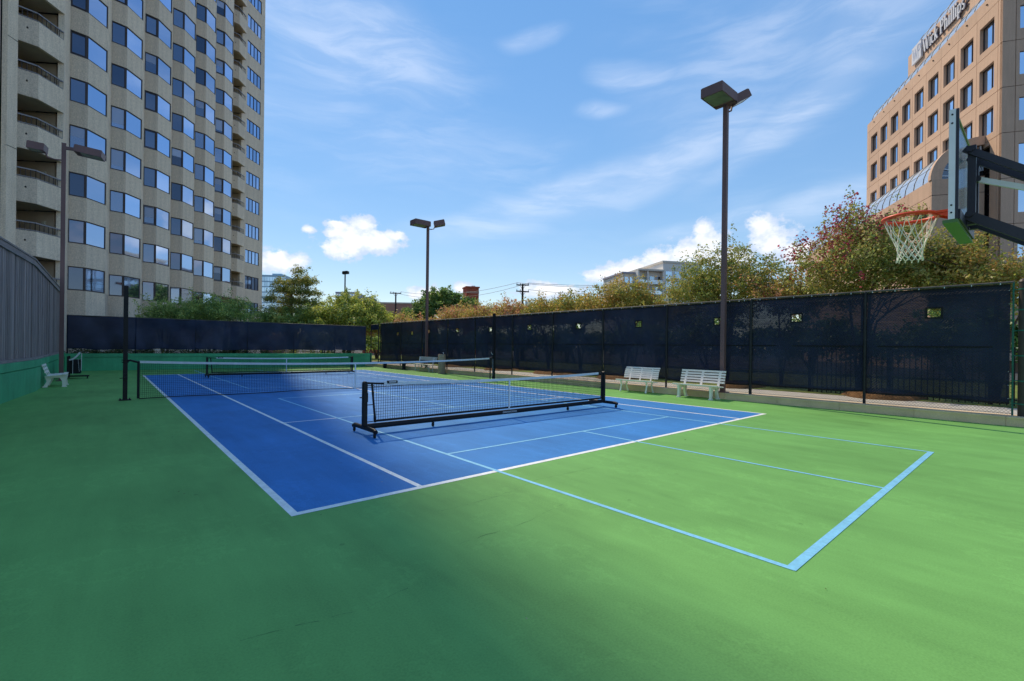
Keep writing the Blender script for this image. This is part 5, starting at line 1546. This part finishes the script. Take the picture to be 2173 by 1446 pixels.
# rooftop sign: emblem plate and raised serif letters
m_signw = mat('sign_white', (0.66, 0.66, 0.70), 0.45)
m_signd = mat('sign_dark', (0.10, 0.08, 0.11), 0.5)
sgn = thing('office_sign', 'white raised letters Wick Phillips with square emblem high on the office wall', 'sign', (OR.x, OR.y, 0), ROT)
sx0, _k = ologic(1934.5, SB + 0.15); sx1, _k2 = ologic(2046.5, SB + 0.15)
GL = {  # stroke glyphs: list of (x0,z0,x1,z1,width) and arcs ('a', cx, cz, rx, rz, a0, a1, width); x in cap heights
 'W': (1.42, [(0.10, 1.0, 0.42, 0.0, .17), (0.42, 0.0, 0.72, 0.95, .07), (0.70, 1.0, 1.00, 0.0, .17), (1.00, 0.0, 1.32, 0.98, .07), (0.0, .98, .28, .98, .05), (0.58, .98, .84, .98, .05), (1.18, .98, 1.42, .98, .05)]),
 'i': (0.42, [(0.21, 0.0, 0.21, 0.66, .16), (0.05, 0.02, 0.38, 0.02, .05), (0.07, .65, .24, .65, .05), (0.21, .82, .21, .97, .16)]),
 'c': (0.60, [('a', 0.32, 0.33, 0.24, 0.31, 50, 310, .12), (0.44, 0.52, 0.50, 0.58, .12)]),
 'k': (0.78, [(0.18, 0.0, 0.18, 0.98, .16), (0.03, .02, .35, .02, .05), (0.04, .98, .2, .98, .05), (0.24, .30, .58, .63, .07), (0.32, .38, .62, 0.0, .15), (.48, .64, .72, .64, .05), (.50, .02, .76, .02, .05)]),
 'P': (0.86, [(0.22, 0.0, 0.22, 0.98, .17), (0.05, .02, .42, .02, .05), (0.05, .98, .45, .98, .05), ('a', 0.42, 0.72, 0.30, 0.25, -90, 90, .13), (0.22, .47, .45, .47, .05)]),
 'h': (0.78, [(0.18, 0.0, 0.18, 0.98, .16), (0.03, .02, .34, .02, .05), (0.04, .98, .2, .98, .05), ('a', 0.40, 0.40, 0.20, 0.25, 0, 170, .11), (0.60, 0.0, 0.60, 0.42, .16), (.45, .02, .76, .02, .05)]),
 'l': (0.40, [(0.2, 0.0, 0.2, 0.98, .16), (0.04, .02, .37, .02, .05), (0.06, .98, .22, .98, .05)]),
 'p': (0.78, [(0.18, -0.28, 0.18, 0.66, .16), (0.03, -.27, .35, -.27, .05), (0.05, .65, .2, .65, .05), ('a', 0.40, 0.33, 0.25, 0.30, -150, 150, .12)]),
 's': (0.56, [('a', 0.28, 0.50, 0.17, 0.15, 30, 260, .11), ('a', 0.28, 0.17, 0.19, 0.16, -150, 90, .11)]),
 ' ': (0.34, [])}
def stroke(b, x0, z0, x1, z1, w, S_, ox, oz_, y0, y1):
    p = Vector((x0 * S_[0] + ox, 0, z0 * S_[1] + oz_)); q = Vector((x1 * S_[0] + ox, 0, z1 * S_[1] + oz_))
    d = (q - p).normalized(); n = Vector((-d.z, 0, d.x)) * w * (S_[0] + S_[1]) / 4
    vs = [p - n, q - n, q + n, p + n]
    b.extr([(v.x, y0 * YS, v.z) for v in vs], (0, (y1 - y0) * YS, 0))
word = 'Wick Phillips'
zs0 = wtop + 0.55
EM = 2.15
tot = sum(GL[c][0] for c in word)
avail = (sx1 - sx0) - EM - 0.45
sc = (avail / tot, 1.55)
zl = oz(140, 1935, SB + 0.15)
zs0 = zl + 0.10
x = sx0 + EM + 0.40
for ch in word:
    wd, st = GL[ch]
    if st:
        b = MB(); k = 0
        for s in st:
            e = 0.002 * k; k += 1
            if s[0] == 'a':
                _, ccx, ccz, rx, rz, a0, a1, w = s; pp = None
                for a in np.linspace(R_(a0), R_(a1), 10):
                    c = (ccx + rx * math.cos(a), ccz + rz * math.sin(a))
                    if pp: stroke(b, pp[0], pp[1], c[0], c[1], w, sc, x, zs0, SB + 0.10, SB + 0.30 + e)
                    e += 0.0005; pp = c
            else: stroke(b, *s, sc, x, zs0, SB + 0.10, SB + 0.30 + e)
        lt = b.build('letter', m_signw, sgn, True)
        b = MB(); k = 0
        for s in st:
            e = 0.002 * k; k += 1
            if s[0] == 'a':
                _, ccx, ccz, rx, rz, a0, a1, w = s; pp = None
                for a in np.linspace(R_(a0), R_(a1), 10):
                    c = (ccx + rx * math.cos(a), ccz + rz * math.sin(a))
                    if pp: stroke(b, pp[0], pp[1], c[0], c[1], w + 0.035, sc, x, zs0, SB + 0.095 + e, SB + 0.2 + e)
                    e += 0.0005; pp = c
            else: stroke(b, s[0], s[1], s[2], s[3], s[4] + 0.035, sc, x, zs0, SB + 0.095 + e, SB + 0.2 + e)
        rt_ = b.build('letter_side_shadow', m_signd, None); rt_.parent = lt  # wider dark backing: letter sides with their shadow put into the colour
    x += wd * sc[0]
b = MB(); ybox(b, sx0, sx0 + EM, SB + 0.08, SB + 0.30, zs0 - 0.12, zs0 + 2.0); b.build('emblem_plate', m_signw, sgn, True)
b = MB()
m_blueg = mat('emblem_blue', (0.34, 0.40, 0.55), 0.5)
for k, (x0, z0, x1, z1, w) in enumerate(((0.12, 1.0, 0.26, 0.12, .07), (0.26, 0.12, 0.38, 0.9, .04), (0.36, 0.9, 0.48, 0.12, .07), (0.48, 0.12, 0.66, 1.0, .04), (0.70, 0.0, 0.70, 1.0, .05), (0.74, .95, .90, .90, .08), (.92, .9, .92, .6, .08), (.74, .52, .90, .55, .07))):
    stroke(b, x0, z0, x1, z1, w, (EM, 1.75), sx0, zs0, SB + 0.301, SB + 0.312 + k * .001)
b.build('emblem_letters', m_blueg, sgn, True)
b = MB(); ybox(b, sx0 + EM + 0.3, sx1 + 0.2, SB + 0.01, SB + 0.09, zs0 + 0.1, zs0 + 0.18); ybox(b, sx0 + EM + 0.3, sx1 + 0.2, SB + 0.01, SB + 0.09, zs0 + 0.5, zs0 + 0.58); b.build('mounting_rail', m_signd, sgn, True)

# ================================================================== DISTANT BUILDINGS
def basis(px, depth, turn=0.0):
    g0 = ground_at(px, depth); a = math.atan2(FW.y, FW.x) + turn
    return g0, a
def block_building(name, label, px0, px1, py_top, depth, deep, wallm, storeys, cols, glassm, turn=0.0, extras=None, wf=0.62, hf=0.55, cat='building', band=False):
    g0 = ground_at((px0 + px1) / 2, depth); wdt = (px1 - px0) / F_PX * depth; zt = zat(py_top, (px0 + px1) / 2, depth)
    root = thing(name, label, cat, g0, YAW + turn)
    b = MB(); b.box(-wdt / 2, wdt / 2, 0.1, deep, -1, zt); b.build('wall', wallm, root, True)
    fh = zt / storeys; cw = wdt / cols
    ww, hh = cw * wf, fh * hf
    b = MB(); b.box(-ww / 2, ww / 2, 0.02, 0.12, -hh / 2, hh / 2); me = b.mesh('window', glassm)
    f = MB(); f.box(-ww / 2 - 0.06, ww / 2 + 0.06, 0.0, 0.10, -hh / 2 - 0.10, -hh / 2 - 0.002); ms = f.mesh('sill', wallm)
    for k in range(storeys):
        for i in range(cols):
            z = fh * (k + 0.52)
            if z < 1: continue
            w = link('window', me, root, (-wdt / 2 + cw * (i + 0.5), 0, z))
    b = MB(); b.box(-wdt / 2 - 0.15, wdt / 2 + 0.15, -0.05, deep + 0.1, zt, zt + 0.02 * zt); b.build('roof_edge', wallm, root, True)
    return root, wdt, zt
m_bluewall = mat('hazy_blue_wall', (0.36, 0.52, 0.62), 0.5, var=0.05, vscale=0.05)
m_blueglass = glass_mat('hazy_blue_glass', (0.72, 0.86, 1.0), (0.20, 0.36, 0.48), 0.55, rand=0.25)
m_hazegrey = mat('hazy_grey_wall', (0.40, 0.39, 0.44), 0.8, var=0.06, vscale=0.05)
m_brick = mat('red_brick', (0.42, 0.105, 0.06), 0.85, var=0.12, vscale=0.8, speck=0.08, sscale=12)
m_brickpale = mat('pale_brick', (0.48, 0.27, 0.21), 0.85, var=0.08, vscale=0.8)
m_cream = mat('cream_wall', (0.70, 0.63, 0.53), 0.7, var=0.06, vscale=0.4)
m_whitewall = mat('white_wall', (0.78, 0.74, 0.68), 0.6, var=0.04, vscale=0.3)

r, wd, zt = block_building('glass_tower', 'pale blue glass tower far off beside the apartment tower', 555.5, 604, 587, 420, 18, m_bluewall, 13, 9, m_blueglass, 0.12, wf=0.9, hf=0.78)
MB().box(-wd * 0.12, wd * 0.28, 3, 12, zt, zt + 3.0).build('plant_room', m_bluewall, r, True)
r, wd, zt = block_building('grey_tower', 'distant grey block rising behind the yellow green bush', 748, 787, 632, 330, 20, m_hazegrey, 10, 6, m_glassE, 0.1)
r, wd, zt = block_building('mauve_tower', 'pale mauve distant office block left of the grey one', 711, 752, 622, 350, 22, m_hazegrey, 12, 7, m_blueglass, 0.0)
r, wd, zt = block_building('brick_building', 'low red brick building with pale parapet behind the trees', 770, 905, 664, 88, 16, m_brick, 2, 7, m_glassC, 0.05, wf=0.66, hf=0.45)
b = MB(); b.box(-wd / 2 - 0.05, wd / 2 + 0.05, -0.06, 0.09, zt - 0.2, zt + 1.7); b.build('parapet', m_brickpale, r, True)
b = MB(); b.box(-wd / 2 - 0.12, wd / 2 + 0.12, -0.14, 0.3, zt + 1.7, zt + 1.95); b.build('coping', m_cream, r, True)
r, wd, zt = block_building('brick_tower', 'square red brick stair tower right of the big green tree', 989, 1016, 611, 92, 3, m_brick, 3, 1, m_brick, 0.35)
b = MB(); b.box(-wd / 2 - 0.02, wd / 2 + 0.02, -0.03, 0.09, zt - 1.1, zt - 0.7); b.build('stone_band', m_brickpale, r, True)
b = MB(); b.box(0.1, 0.75, 1, 1.7, zt + .05, zt + 0.55); b.build('roof_vent', m_alum, r, True)
# white apartment block with balconies
g0 = ground_at(1400, 135); root = thing('apartment_block', 'white apartment block with glass balconies behind the golden trees', 'building', g0, YAW + 0.22)
D_ = 135; k_ = D_ / F_PX
def ax(px): return (px - 1400) * k_
za = lambda py, px=1400: zat(py, px, D_)
b = MB(); b.box(ax(1322), ax(1350), 2.0, 16, 0, za(582)); b.build('left_wing', m_cream, root, True)
b = MB(); b.box(ax(1350), ax(1408), 1.6, 16, 0, za(576)); b.build('middle_wing', m_whitewall, root, True)
b = MB(); b.box(ax(1408), ax(1500), 0.4, 18, 0, za(557)); b.build('right_wing', m_whitewall, root, True)
for k in range(5):
    zt_ = za(578) - 0.6 - k * 3.0
    b = MB(); b.box(ax(1349), ax(1408.5), 0.2, 1.7, zt_ - 3.0, zt_ - 2.78); b.build('balcony_slab', m_whitewall, root, True)
    for j in range(4):
        x0_ = ax(1350) + j * (ax(1408) - ax(1350)) / 4
        w_ = (ax(1408) - ax(1350)) / 4
        b = MB(); b.box(x0_ + 0.3, x0_ + w_ - 0.3, 1.5, 1.62, zt_ - 2.7, zt_ - 0.5); b.build('window', m_blueglass if (j + k) % 3 else m_glassE, root, True)
    b = MB(); b.box(ax(1352), ax(1407), 0.22, 0.26, zt_ - 2.75, zt_ - 1.75); b.build('glass_rail', m_glassD, root, True)
    for j in range(2):
        b = MB(); b.box(ax(1325 + 12 * j), ax(1334 + 12 * j), 1.9, 2.02, zt_ - 2.6, zt_ - 0.9); b.build('window', m_blueglass, root, True)
    for j in range(4):
        b = MB(); b.box(ax(1414 + 21 * j), ax(1428 + 21 * j), 0.3, 0.42, zt_ - 1.2, zt_ + 1.0); b.build('window', m_blueglass, root, True)
b = MB(); b.box(ax(1320), ax(1351), 1.8, 16.1, za(582), za(582) + 0.5); b.build('roof_edge', m_hazegrey, root, True)
b = MB(); b.box(ax(1349), ax(1409), -0.1, 16.1, za(576), za(576) + 0.5); b.build('roof_edge', m_cream, root, True)
b = MB(); b.box(ax(1406), ax(1502), 0.2, 18.1, za(557), za(557) + 0.6); b.build('roof_edge', m_cream, root, True)
for px in (1364, 1376, 1392, 1400):
    b = MB(); b.box(ax(px), ax(px + 6), 4, 6, za(576) + 0.5, za(576) + 1.1); b.build('roof_unit', m_hazegrey, root, True)
for px in (1350.5, 1372, 1408):
    b = MB(); b.box(ax(px) - 0.2, ax(px) + 0.2, 0.15, 1.6, 0, za(576) + 0.2); b.build('pier', m_whitewall, root, True)

# low houses and street clutter low behind the far fence
r, wd, zt = block_building('cottage', 'small tan house glimpsed beside the apartment tower base', 545, 600, 668, 75, 8, m_brickpale, 1, 4, m_glassE, 0.2)

# utility poles and lines
def upole(label, px, depth, py_top, arms):
    g0 = ground_at(px, depth); zt = zat(py_top, px, depth)
    root = thing('utility_pole', label, 'utility pole', g0, YAW, 'utility poles')
    b = MB(); b.tube([(0, 0, -0.2), (0, 0, zt)], [0.17, 0.12], 8); b.build('shaft', m_wood_pole, root, True)
    ends = []
    for (dz, half, tilt) in arms:
        c, s = math.cos(tilt), math.sin(tilt)
        b = MB(); b.beam((-half * c, -0.15 - half * s, zt - dz), (half * c, -0.15 + half * s, zt - dz), 0.12, 0.14)
        b.beam((-half * .5 * c, -0.15, zt - dz), (0, -0.12, zt - dz - 0.55), 0.04, 0.04); b.beam((half * .5 * c, -0.15, zt - dz), (0, -0.12, zt - dz - 0.55), 0.04, 0.04)
        b.build('crossarm', m_wood_pole, root, True)
        b = MB()
        for t in (-0.92, -0.35, 0.92): b.tube([(half * t * c, -0.15 + half * t * s, zt - dz + 0.07), (half * t * c, -0.15 + half * t * s, zt - dz + 0.27)], [0.05, 0.035], 6)
        b.build('insulator', m_hazegrey, root, True)
        M = root.matrix_basis
        ends.append([M @ Vector((half * t * c, -0.15 + half * t * s, zt - dz + 0.27)) for t in (-0.92, 0.92)])
    return ends
e1_ = upole('dark utility pole with one crossarm in front of the brick building', 839, 78, 621, [(0.15, 0.95, 0.0)])
e2_ = upole('dark utility pole with two crossarms left of the golden trees', 1108, 58, 603, [(0.15, 0.78, 0.05), (0.95, 0.85, 0.4)])
def wire(label, p, q, sag):
    b = MB(); n = 14; p = Vector(p); q = Vector(q)
    b.tube([p.lerp(q, k / n) - Vector((0, 0, sag * 4 * (k / n) * (1 - k / n))) for k in range(n + 1)], 0.022, 4)
    tag(b.build('power_line', m_wire), label, 'cable', 'power lines')
wire('upper power line between the two utility poles', e1_[0][1], e2_[0][0], 0.9)
wire('lower power line between the two utility poles', e1_[0][0], e2_[0][1], 1.5)
tgt = [at(1700, 536, 60), at(1700, 543, 60), at(1690, 546, 60)]
wire('top power line sagging from the two-arm pole towards the right trees', e2_[0][1], tgt[0], 1.7)
wire('second power line from the two-arm pole towards the right trees', e2_[0][0], tgt[1], 1.9)
wire('lowest power line from the two-arm pole towards the right trees', e2_[1][1], tgt[2], 2.1)

# street lamp
g0 = ground_at(731, 46); zt = zat(576, 731, 46)
root = thing('street_lamp', 'slim dark street lamp rising out of the yellow green bush', 'street lamp', g0, YAW)
b = MB(); b.tube([(0, 0, 0), (0, 0, zt - 0.3)], [0.09, 0.065], 8); b.build('pole', m_black, root, True)
b = MB(); b.obox((0.05, 0, zt - 0.15), (0.28, 0, 0.03), (0, 0.22, 0), (0, 0, 0.12)); hd = b.build('lamp_head', m_black, root, True)
b = MB(); b.obox((0.05, -0.02, zt - 0.01), (0.22, 0, 0.02), (0, 0.18, 0), (0, 0, 0.02)); b.build('lamp_top', m_alum, root, True)
g0 = ground_at(1116, 44); zt = zat(640, 1116, 44)
root = thing('white_sign_post', 'thin white sign post standing among the golden shrubs', 'sign post', g0, YAW)
MB().box(-0.03, 0.03, -0.03, 0.03, 0, zt).build('post', m_alum, root, True); MB().box(-0.10, 0.10, -0.05, -0.03, zt - 1.1, zt).build('panel', m_tape, root, True)

# ================================================================== TREES
def E(c, r): return (c, r)
# right row, just beyond the walk
tree('crape_myrtle', 'large crape myrtle with red blossom behind the hoop', 'tree', (12.6, -12.2, 0.2),
     [E((12.7, -12.2, 4.1), (1.9, 2.35, 1.75)), E((12.4, -11.2, 3.3), (1.3, 1.5, 1.2)), E((12.9, -13.3, 3.9), (1.4, 1.5, 1.3)), E((12.6, -12.6, 5.2), (1.0, 1.2, 0.9))], 520, 62, 0.20, 0.046, 'crape', 1, 0.75, r0=0.06, stems=7, forks=5,
     blossom=[((12.5, -12.1, 5.9), (0.8, 0.7, 0.35), 900), ((12.2, -11.2, 5.3), (0.5, 0.6, 0.4), 520), ((12.1, -10.6, 4.7), (0.3, 0.3, 0.4), 260), ((12.0, -12.9, 5.4), (0.5, 0.4, 0.3), 340), ((11.2, -11.8, 4.6), (0.4, 0.8, 0.5), 260)])
tree('crape_myrtle', 'low golden crape myrtle at the far right end of the windscreen fence', 'tree', (12.7, -15.4, 0.2),
     [E((12.7, -15.3, 3.2), (1.6, 1.6, 1.15)), E((12.4, -14.5, 3.9), (1.2, 1.0, 1.1))], 300, 62, 0.20, 0.046, 'crapegold', 2, 0.6, r0=0.05, stems=5)
tree('crape_myrtle', 'broad brown green crape myrtle behind the near bronze light pole', 'tree', (13.0, -7.5, 0.2),
     [E((13.0, -7.4, 4.3), (1.8, 2.0, 1.45)), E((13.0, -6.0, 3.7), (1.3, 1.5, 1.1)), E((12.8, -8.7, 3.6), (1.3, 1.4, 1.2))], 430, 60, 0.20, 0.048, 'crape', 3, 0.75, r0=0.06, stems=6, forks=4)
tree('crape_myrtle', 'sparse small crape myrtle with red tips between the two big ones', 'tree', (12.0, -9.9, 0.2),
     [E((12.0, -9.9, 3.4), (0.9, 0.9, 0.9)), E((12.2, -10.3, 3.0), (0.8, 0.8, 0.6))], 110, 50, 0.19, 0.045, 'crapered', 4, 0.6, r0=0.04, stems=4, blossom=[((11.8, -10.1, 3.4), (0.45, 0.4, 0.2), 160)])
tree('crape_myrtle', 'golden brown crape myrtle below the white apartment block', 'tree', (13.0, -2.4, 0.2),
     [E((13.0, -2.3, 3.8), (1.4, 1.5, 1.15)), E((13.0, -3.7, 3.3), (1.2, 1.3, 0.9)), E((13.0, -1.3, 3.3), (1.1, 1.0, 0.8))], 330, 58, 0.20, 0.050, 'crapegold', 5, 0.7, r0=0.055, stems=6)
for (x, y, z, r, pal, sd, lb) in ((13.2, 0.7, 3.45, 1.6, 'crapegold', 6, 'golden shrub-like crape myrtle left of the one below the white apartments'),
                                  (13.4, 3.4, 3.4, 1.6, 'crapegold', 7, 'low golden crape myrtle just under the two-arm utility pole'),
                                  (13.6, 6.4, 3.5, 1.6, 'crapered', 8, 'orange tinged crape myrtle right of the tennis net post top'),
                                  (13.8, 9.8, 3.5, 1.8, 'crapered', 9, 'reddish crape myrtle below the brick stair tower'),
                                  (13.8, 13.4, 3.45, 1.8, 'crapered', 10, 'pink tinged crape myrtle right of the far bronze light pole')):
    tree('crape_myrtle', lb, 'tree', (x, y, 0.2), [E((x, y, z), (r, r * 1.1, 0.95)), E((x - .2, y + .7, z - .2), (r * .8, r * .8, 0.8))], 270, 54, 0.22, 0.058, pal, sd, 0.5, r0=0.045, stems=5,
         blossom=[((x - .3, y, z + .6), (0.8, 0.8, 0.25), 90)] if pal == 'crapered' else None)
tree('crape_myrtle', 'orange crape myrtle left of the far bronze light pole', 'tree', (11.8, 19.5, 0.1), [E((12.4, 19.5, 3.0), (2.0, 2.0, 1.0)), E((10.6, 20.5, 2.6), (1.6, 1.6, 0.8))], 270, 46, 0.24, 0.07, 'crapered', 12, 0.5, r0=0.05, stems=5)
# trees further back on the right
g0 = ground_at(1205, 46)
tree('lime_tree', 'bright green round tree peeping over the golden hedge row', 'tree', g0, [E((g0.x, g0.y, 4.4), (2.6, 2.6, 1.6)), E((g0.x + 1.5, g0.y - 1.8, 4.6), (1.6, 1.6, 1.2))], 230, 46, 0.30, 0.10, 'lime', 13, 0.4, r0=0.12, stems=3)
g0 = ground_at(1140, 62)
tree('grey_tree', 'grey green loose tree right of the two-arm utility pole', 'tree', g0, [E((g0.x, g0.y, 5.2), (2.2, 2.2, 2.0)), E((g0.x - 3.2, g0.y + 3.0, 4.2), (2.2, 2.2, 1.8))], 170, 40, 0.36, 0.12, 'grey', 14, 0.9, r0=0.12, stems=4)
g0 = ground_at(1395, 40)
tree('oak_tree', 'olive green tree filling in beneath the white apartment block', 'tree', g0, [E((g0.x, g0.y, 3.6), (3.0, 3.0, 2.0)), E((g0.x + 3.4, g0.y - 3.6, 4.2), (3.0, 3.0, 2.2))], 260, 44, 0.32, 0.10, 'crape', 15, 0.4, r0=0.14, stems=4)
g0 = ground_at(935, 66)
tree('broadleaf_tree', 'big dark green tree between the bronze pole and the brick stair tower', 'tree', g0,
     [E((g0.x, g0.y, 6.4), (3.9, 3.9, 3.0)), E((g0.x - 2.6, g0.y + 2.2, 5.0), (2.6, 2.6, 2.1)), E((g0.x + 2.4, g0.y - 2.1, 6.3), (2.8, 2.8, 2.6)), E((g0.x + .4, g0.y, 8.2), (2.2, 2.2, 1.6))], 620, 46, 0.34, 0.14, 'deep', 16, 0.35, r0=0.2, stems=4)
# low dark shrubs across the street side of the lawn, glimpsed through the cloth and the vents
rnd = random.Random(21)
places = ['first from the right', 'second from the right', 'third from the right', 'fourth from the right', 'fifth from the right', 'sixth from the right', 'seventh from the right', 'eighth from the right', 'ninth from the right', 'tenth from the right', 'eleventh from the right']
for k in range(11):
    yy = -26 + k * 6.2; xx = 24.2 + rnd.uniform(-0.6, 0.6)
    tree('shrub', 'dark shrub across the lawn behind the windscreen, ' + places[k], 'shrub', (xx, yy, 0.2),
         [E((xx, yy, 1.9), (1.6, 3.0, 1.75)), E((xx + 0.4, yy + 2.4, 1.6), (1.3, 2.2, 1.5))], 150, 40, 0.34, 0.13, 'deep', 50 + k, 0.3, r0=0.08, stems=4, group='dark shrubs beyond the lawn')
# beyond the far fence
for (px, d_, sd, lb) in ((690, 44, 71, 'low green shrub filling the gap left of the street lamp bush'), (800, 46, 72, 'low green shrub between the street lamp bush and the brick building'), (560, 52, 73, 'rusty low shrub beside the apartment tower corner')):
    g0 = ground_at(px, d_)
    tree('shrub', lb, 'shrub', g0, [E((g0.x, g0.y, 1.6), (2.6, 2.6, 1.6)), E((g0.x + 2, g0.y - 1.6, 1.9), (2.0, 2.0, 1.7))], 150, 44, 0.3, 0.11, 'willow' if sd != 73 else 'crapered', sd, 0.3, r0=0.08, stems=4)
g0 = ground_at(738, 39)
tree('broad_bush', 'broad yellow green bush tree behind the far windscreen', 'tree', g0,
     [E((g0.x, g0.y, 3.5), (2.9, 2.9, 1.9)), E((g0.x - 1.7, g0.y + 1.5, 3.2), (1.9, 1.9, 1.5)), E((g0.x + 2.0, g0.y - 1.8, 3.0), (1.9, 1.9, 1.4)), E((g0.x + .2, g0.y, 4.7), (1.5, 1.5, 1.1)), E((g0.x + 1.2, g0.y - 1.0, 4.4), (1.3, 1.3, 1.0))], 560, 60, 0.25, 0.078, 'yellowgreen', 17, 0.65, r0=0.08, stems=6)
g0 = ground_at(622, 39)
tree('broad_bush', 'darker green bush right against the apartment tower corner', 'tree', g0,
     [E((g0.x, g0.y, 3.0), (2.6, 2.6, 1.5)), E((g0.x + 1.2, g0.y - .9, 3.3), (1.7, 1.7, 1.5)), E((g0.x - 1.8, g0.y + 1.4, 2.8), (1.6, 1.6, 1.2))], 340, 58, 0.25, 0.078, 'willow', 18, 0.55, r0=0.07, stems=5)
for (px, top, w, sd, lb) in ((350, 642, 46, 19, 'left willowy green shrub below the tower windows'), (415, 636, 50, 20, 'middle willowy green shrub below the tower windows'), (475, 630, 44, 21, 'tallest willowy green shrub below the tower windows')):
    d_ = 31.0; g0 = ground_at(px, d_); zt = zat(top, px, d_); rw = w / F_PX * d_
    tree('willow_shrub', lb, 'shrub', g0, [E((g0.x, g0.y, zt - 0.95), (rw, rw, 0.95)), E((g0.x + .3, g0.y - .3, zt - 1.5), (rw * 1.25, rw * 1.25, 0.9))], 230, 58, 0.18, 0.050, 'willow', sd, 0.6, r0=0.04, stems=6, group='willowy shrubs in front of the tower')
# open conifer-like tree with flat tiers
g0 = ground_at(618, 40); sc_ = 40 / F_PX
def cz(py): return zat(py, 618, 40)
ells = []
rnd = random.Random(8)
for (px, py, rx) in ((638, 582, 12), (630, 598, 16), (612, 606, 20), (650, 602, 18), (600, 620, 20), (632, 622, 30), (658, 624, 16), (590, 640, 22), (625, 644, 34), (662, 646, 20), (596, 662, 30), (640, 666, 36)):
    off_ = (px - 618) * sc_; c = g0 + RT * off_ + FW * rnd.uniform(-0.7, 0.7)
    ells.append(E((c.x, c.y, cz(py)), (rx * sc_ * 1.05, rx * sc_ * 1.05, 0.42)))
tree('bald_cypress', 'open tiered cypress tree with gaps beside the glass tower', 'tree', g0, ells, 440, 50, 0.22, 0.062, 'cypress', 22, 0.5, 0.85, r0=0.10, stems=1)
# visible branches of the cypress
cy = [o for o in COL.objects if o.name.startswith('bald_cypress')][0]
b = MB(); b.tube([(g0.x, g0.y, 0), (g0.x, g0.y, cz(620)), (g0.x + RT.x * .5, g0.y + RT.y * .5, cz(585))], [0.16, 0.09, 0.02], 7)
for e in ells:
    c = Vector(e[0]); b.tube([(g0.x, g0.y, c.z - 0.5), c + Vector((0, 0, -0.05))], [0.05, 0.012], 5, caps=False)
b.build('limb', m_bark, cy)
# hedge under the far screen
for k, (x0, x1, pal, lb) in enumerate(((-8.2, -4.6, 'hedge', 'dark hedge under the far windscreen at its left end'), (-4.4, 0.6, 'hedge', 'dark hedge under the middle of the far windscreen'), (0.8, 7.6, 'hedge', 'dark hedge with pale gaps under the right half of the far windscreen'))):
    el_ = [E((x0 + (x1 - x0) * (j + .5) / 5, FAR_Y + 1.05, 0.65), ((x1 - x0) / 8, 0.5, 0.68)) for j in range(5)]
    tree('hedge', lb, 'hedge', ((x0 + x1) / 2, FAR_Y + 1.05, 0.1), el_, 150 if k < 2 else 130, 46, 0.15, 0.045, pal, 30 + k, 0.2, r0=0.025, stems=5)
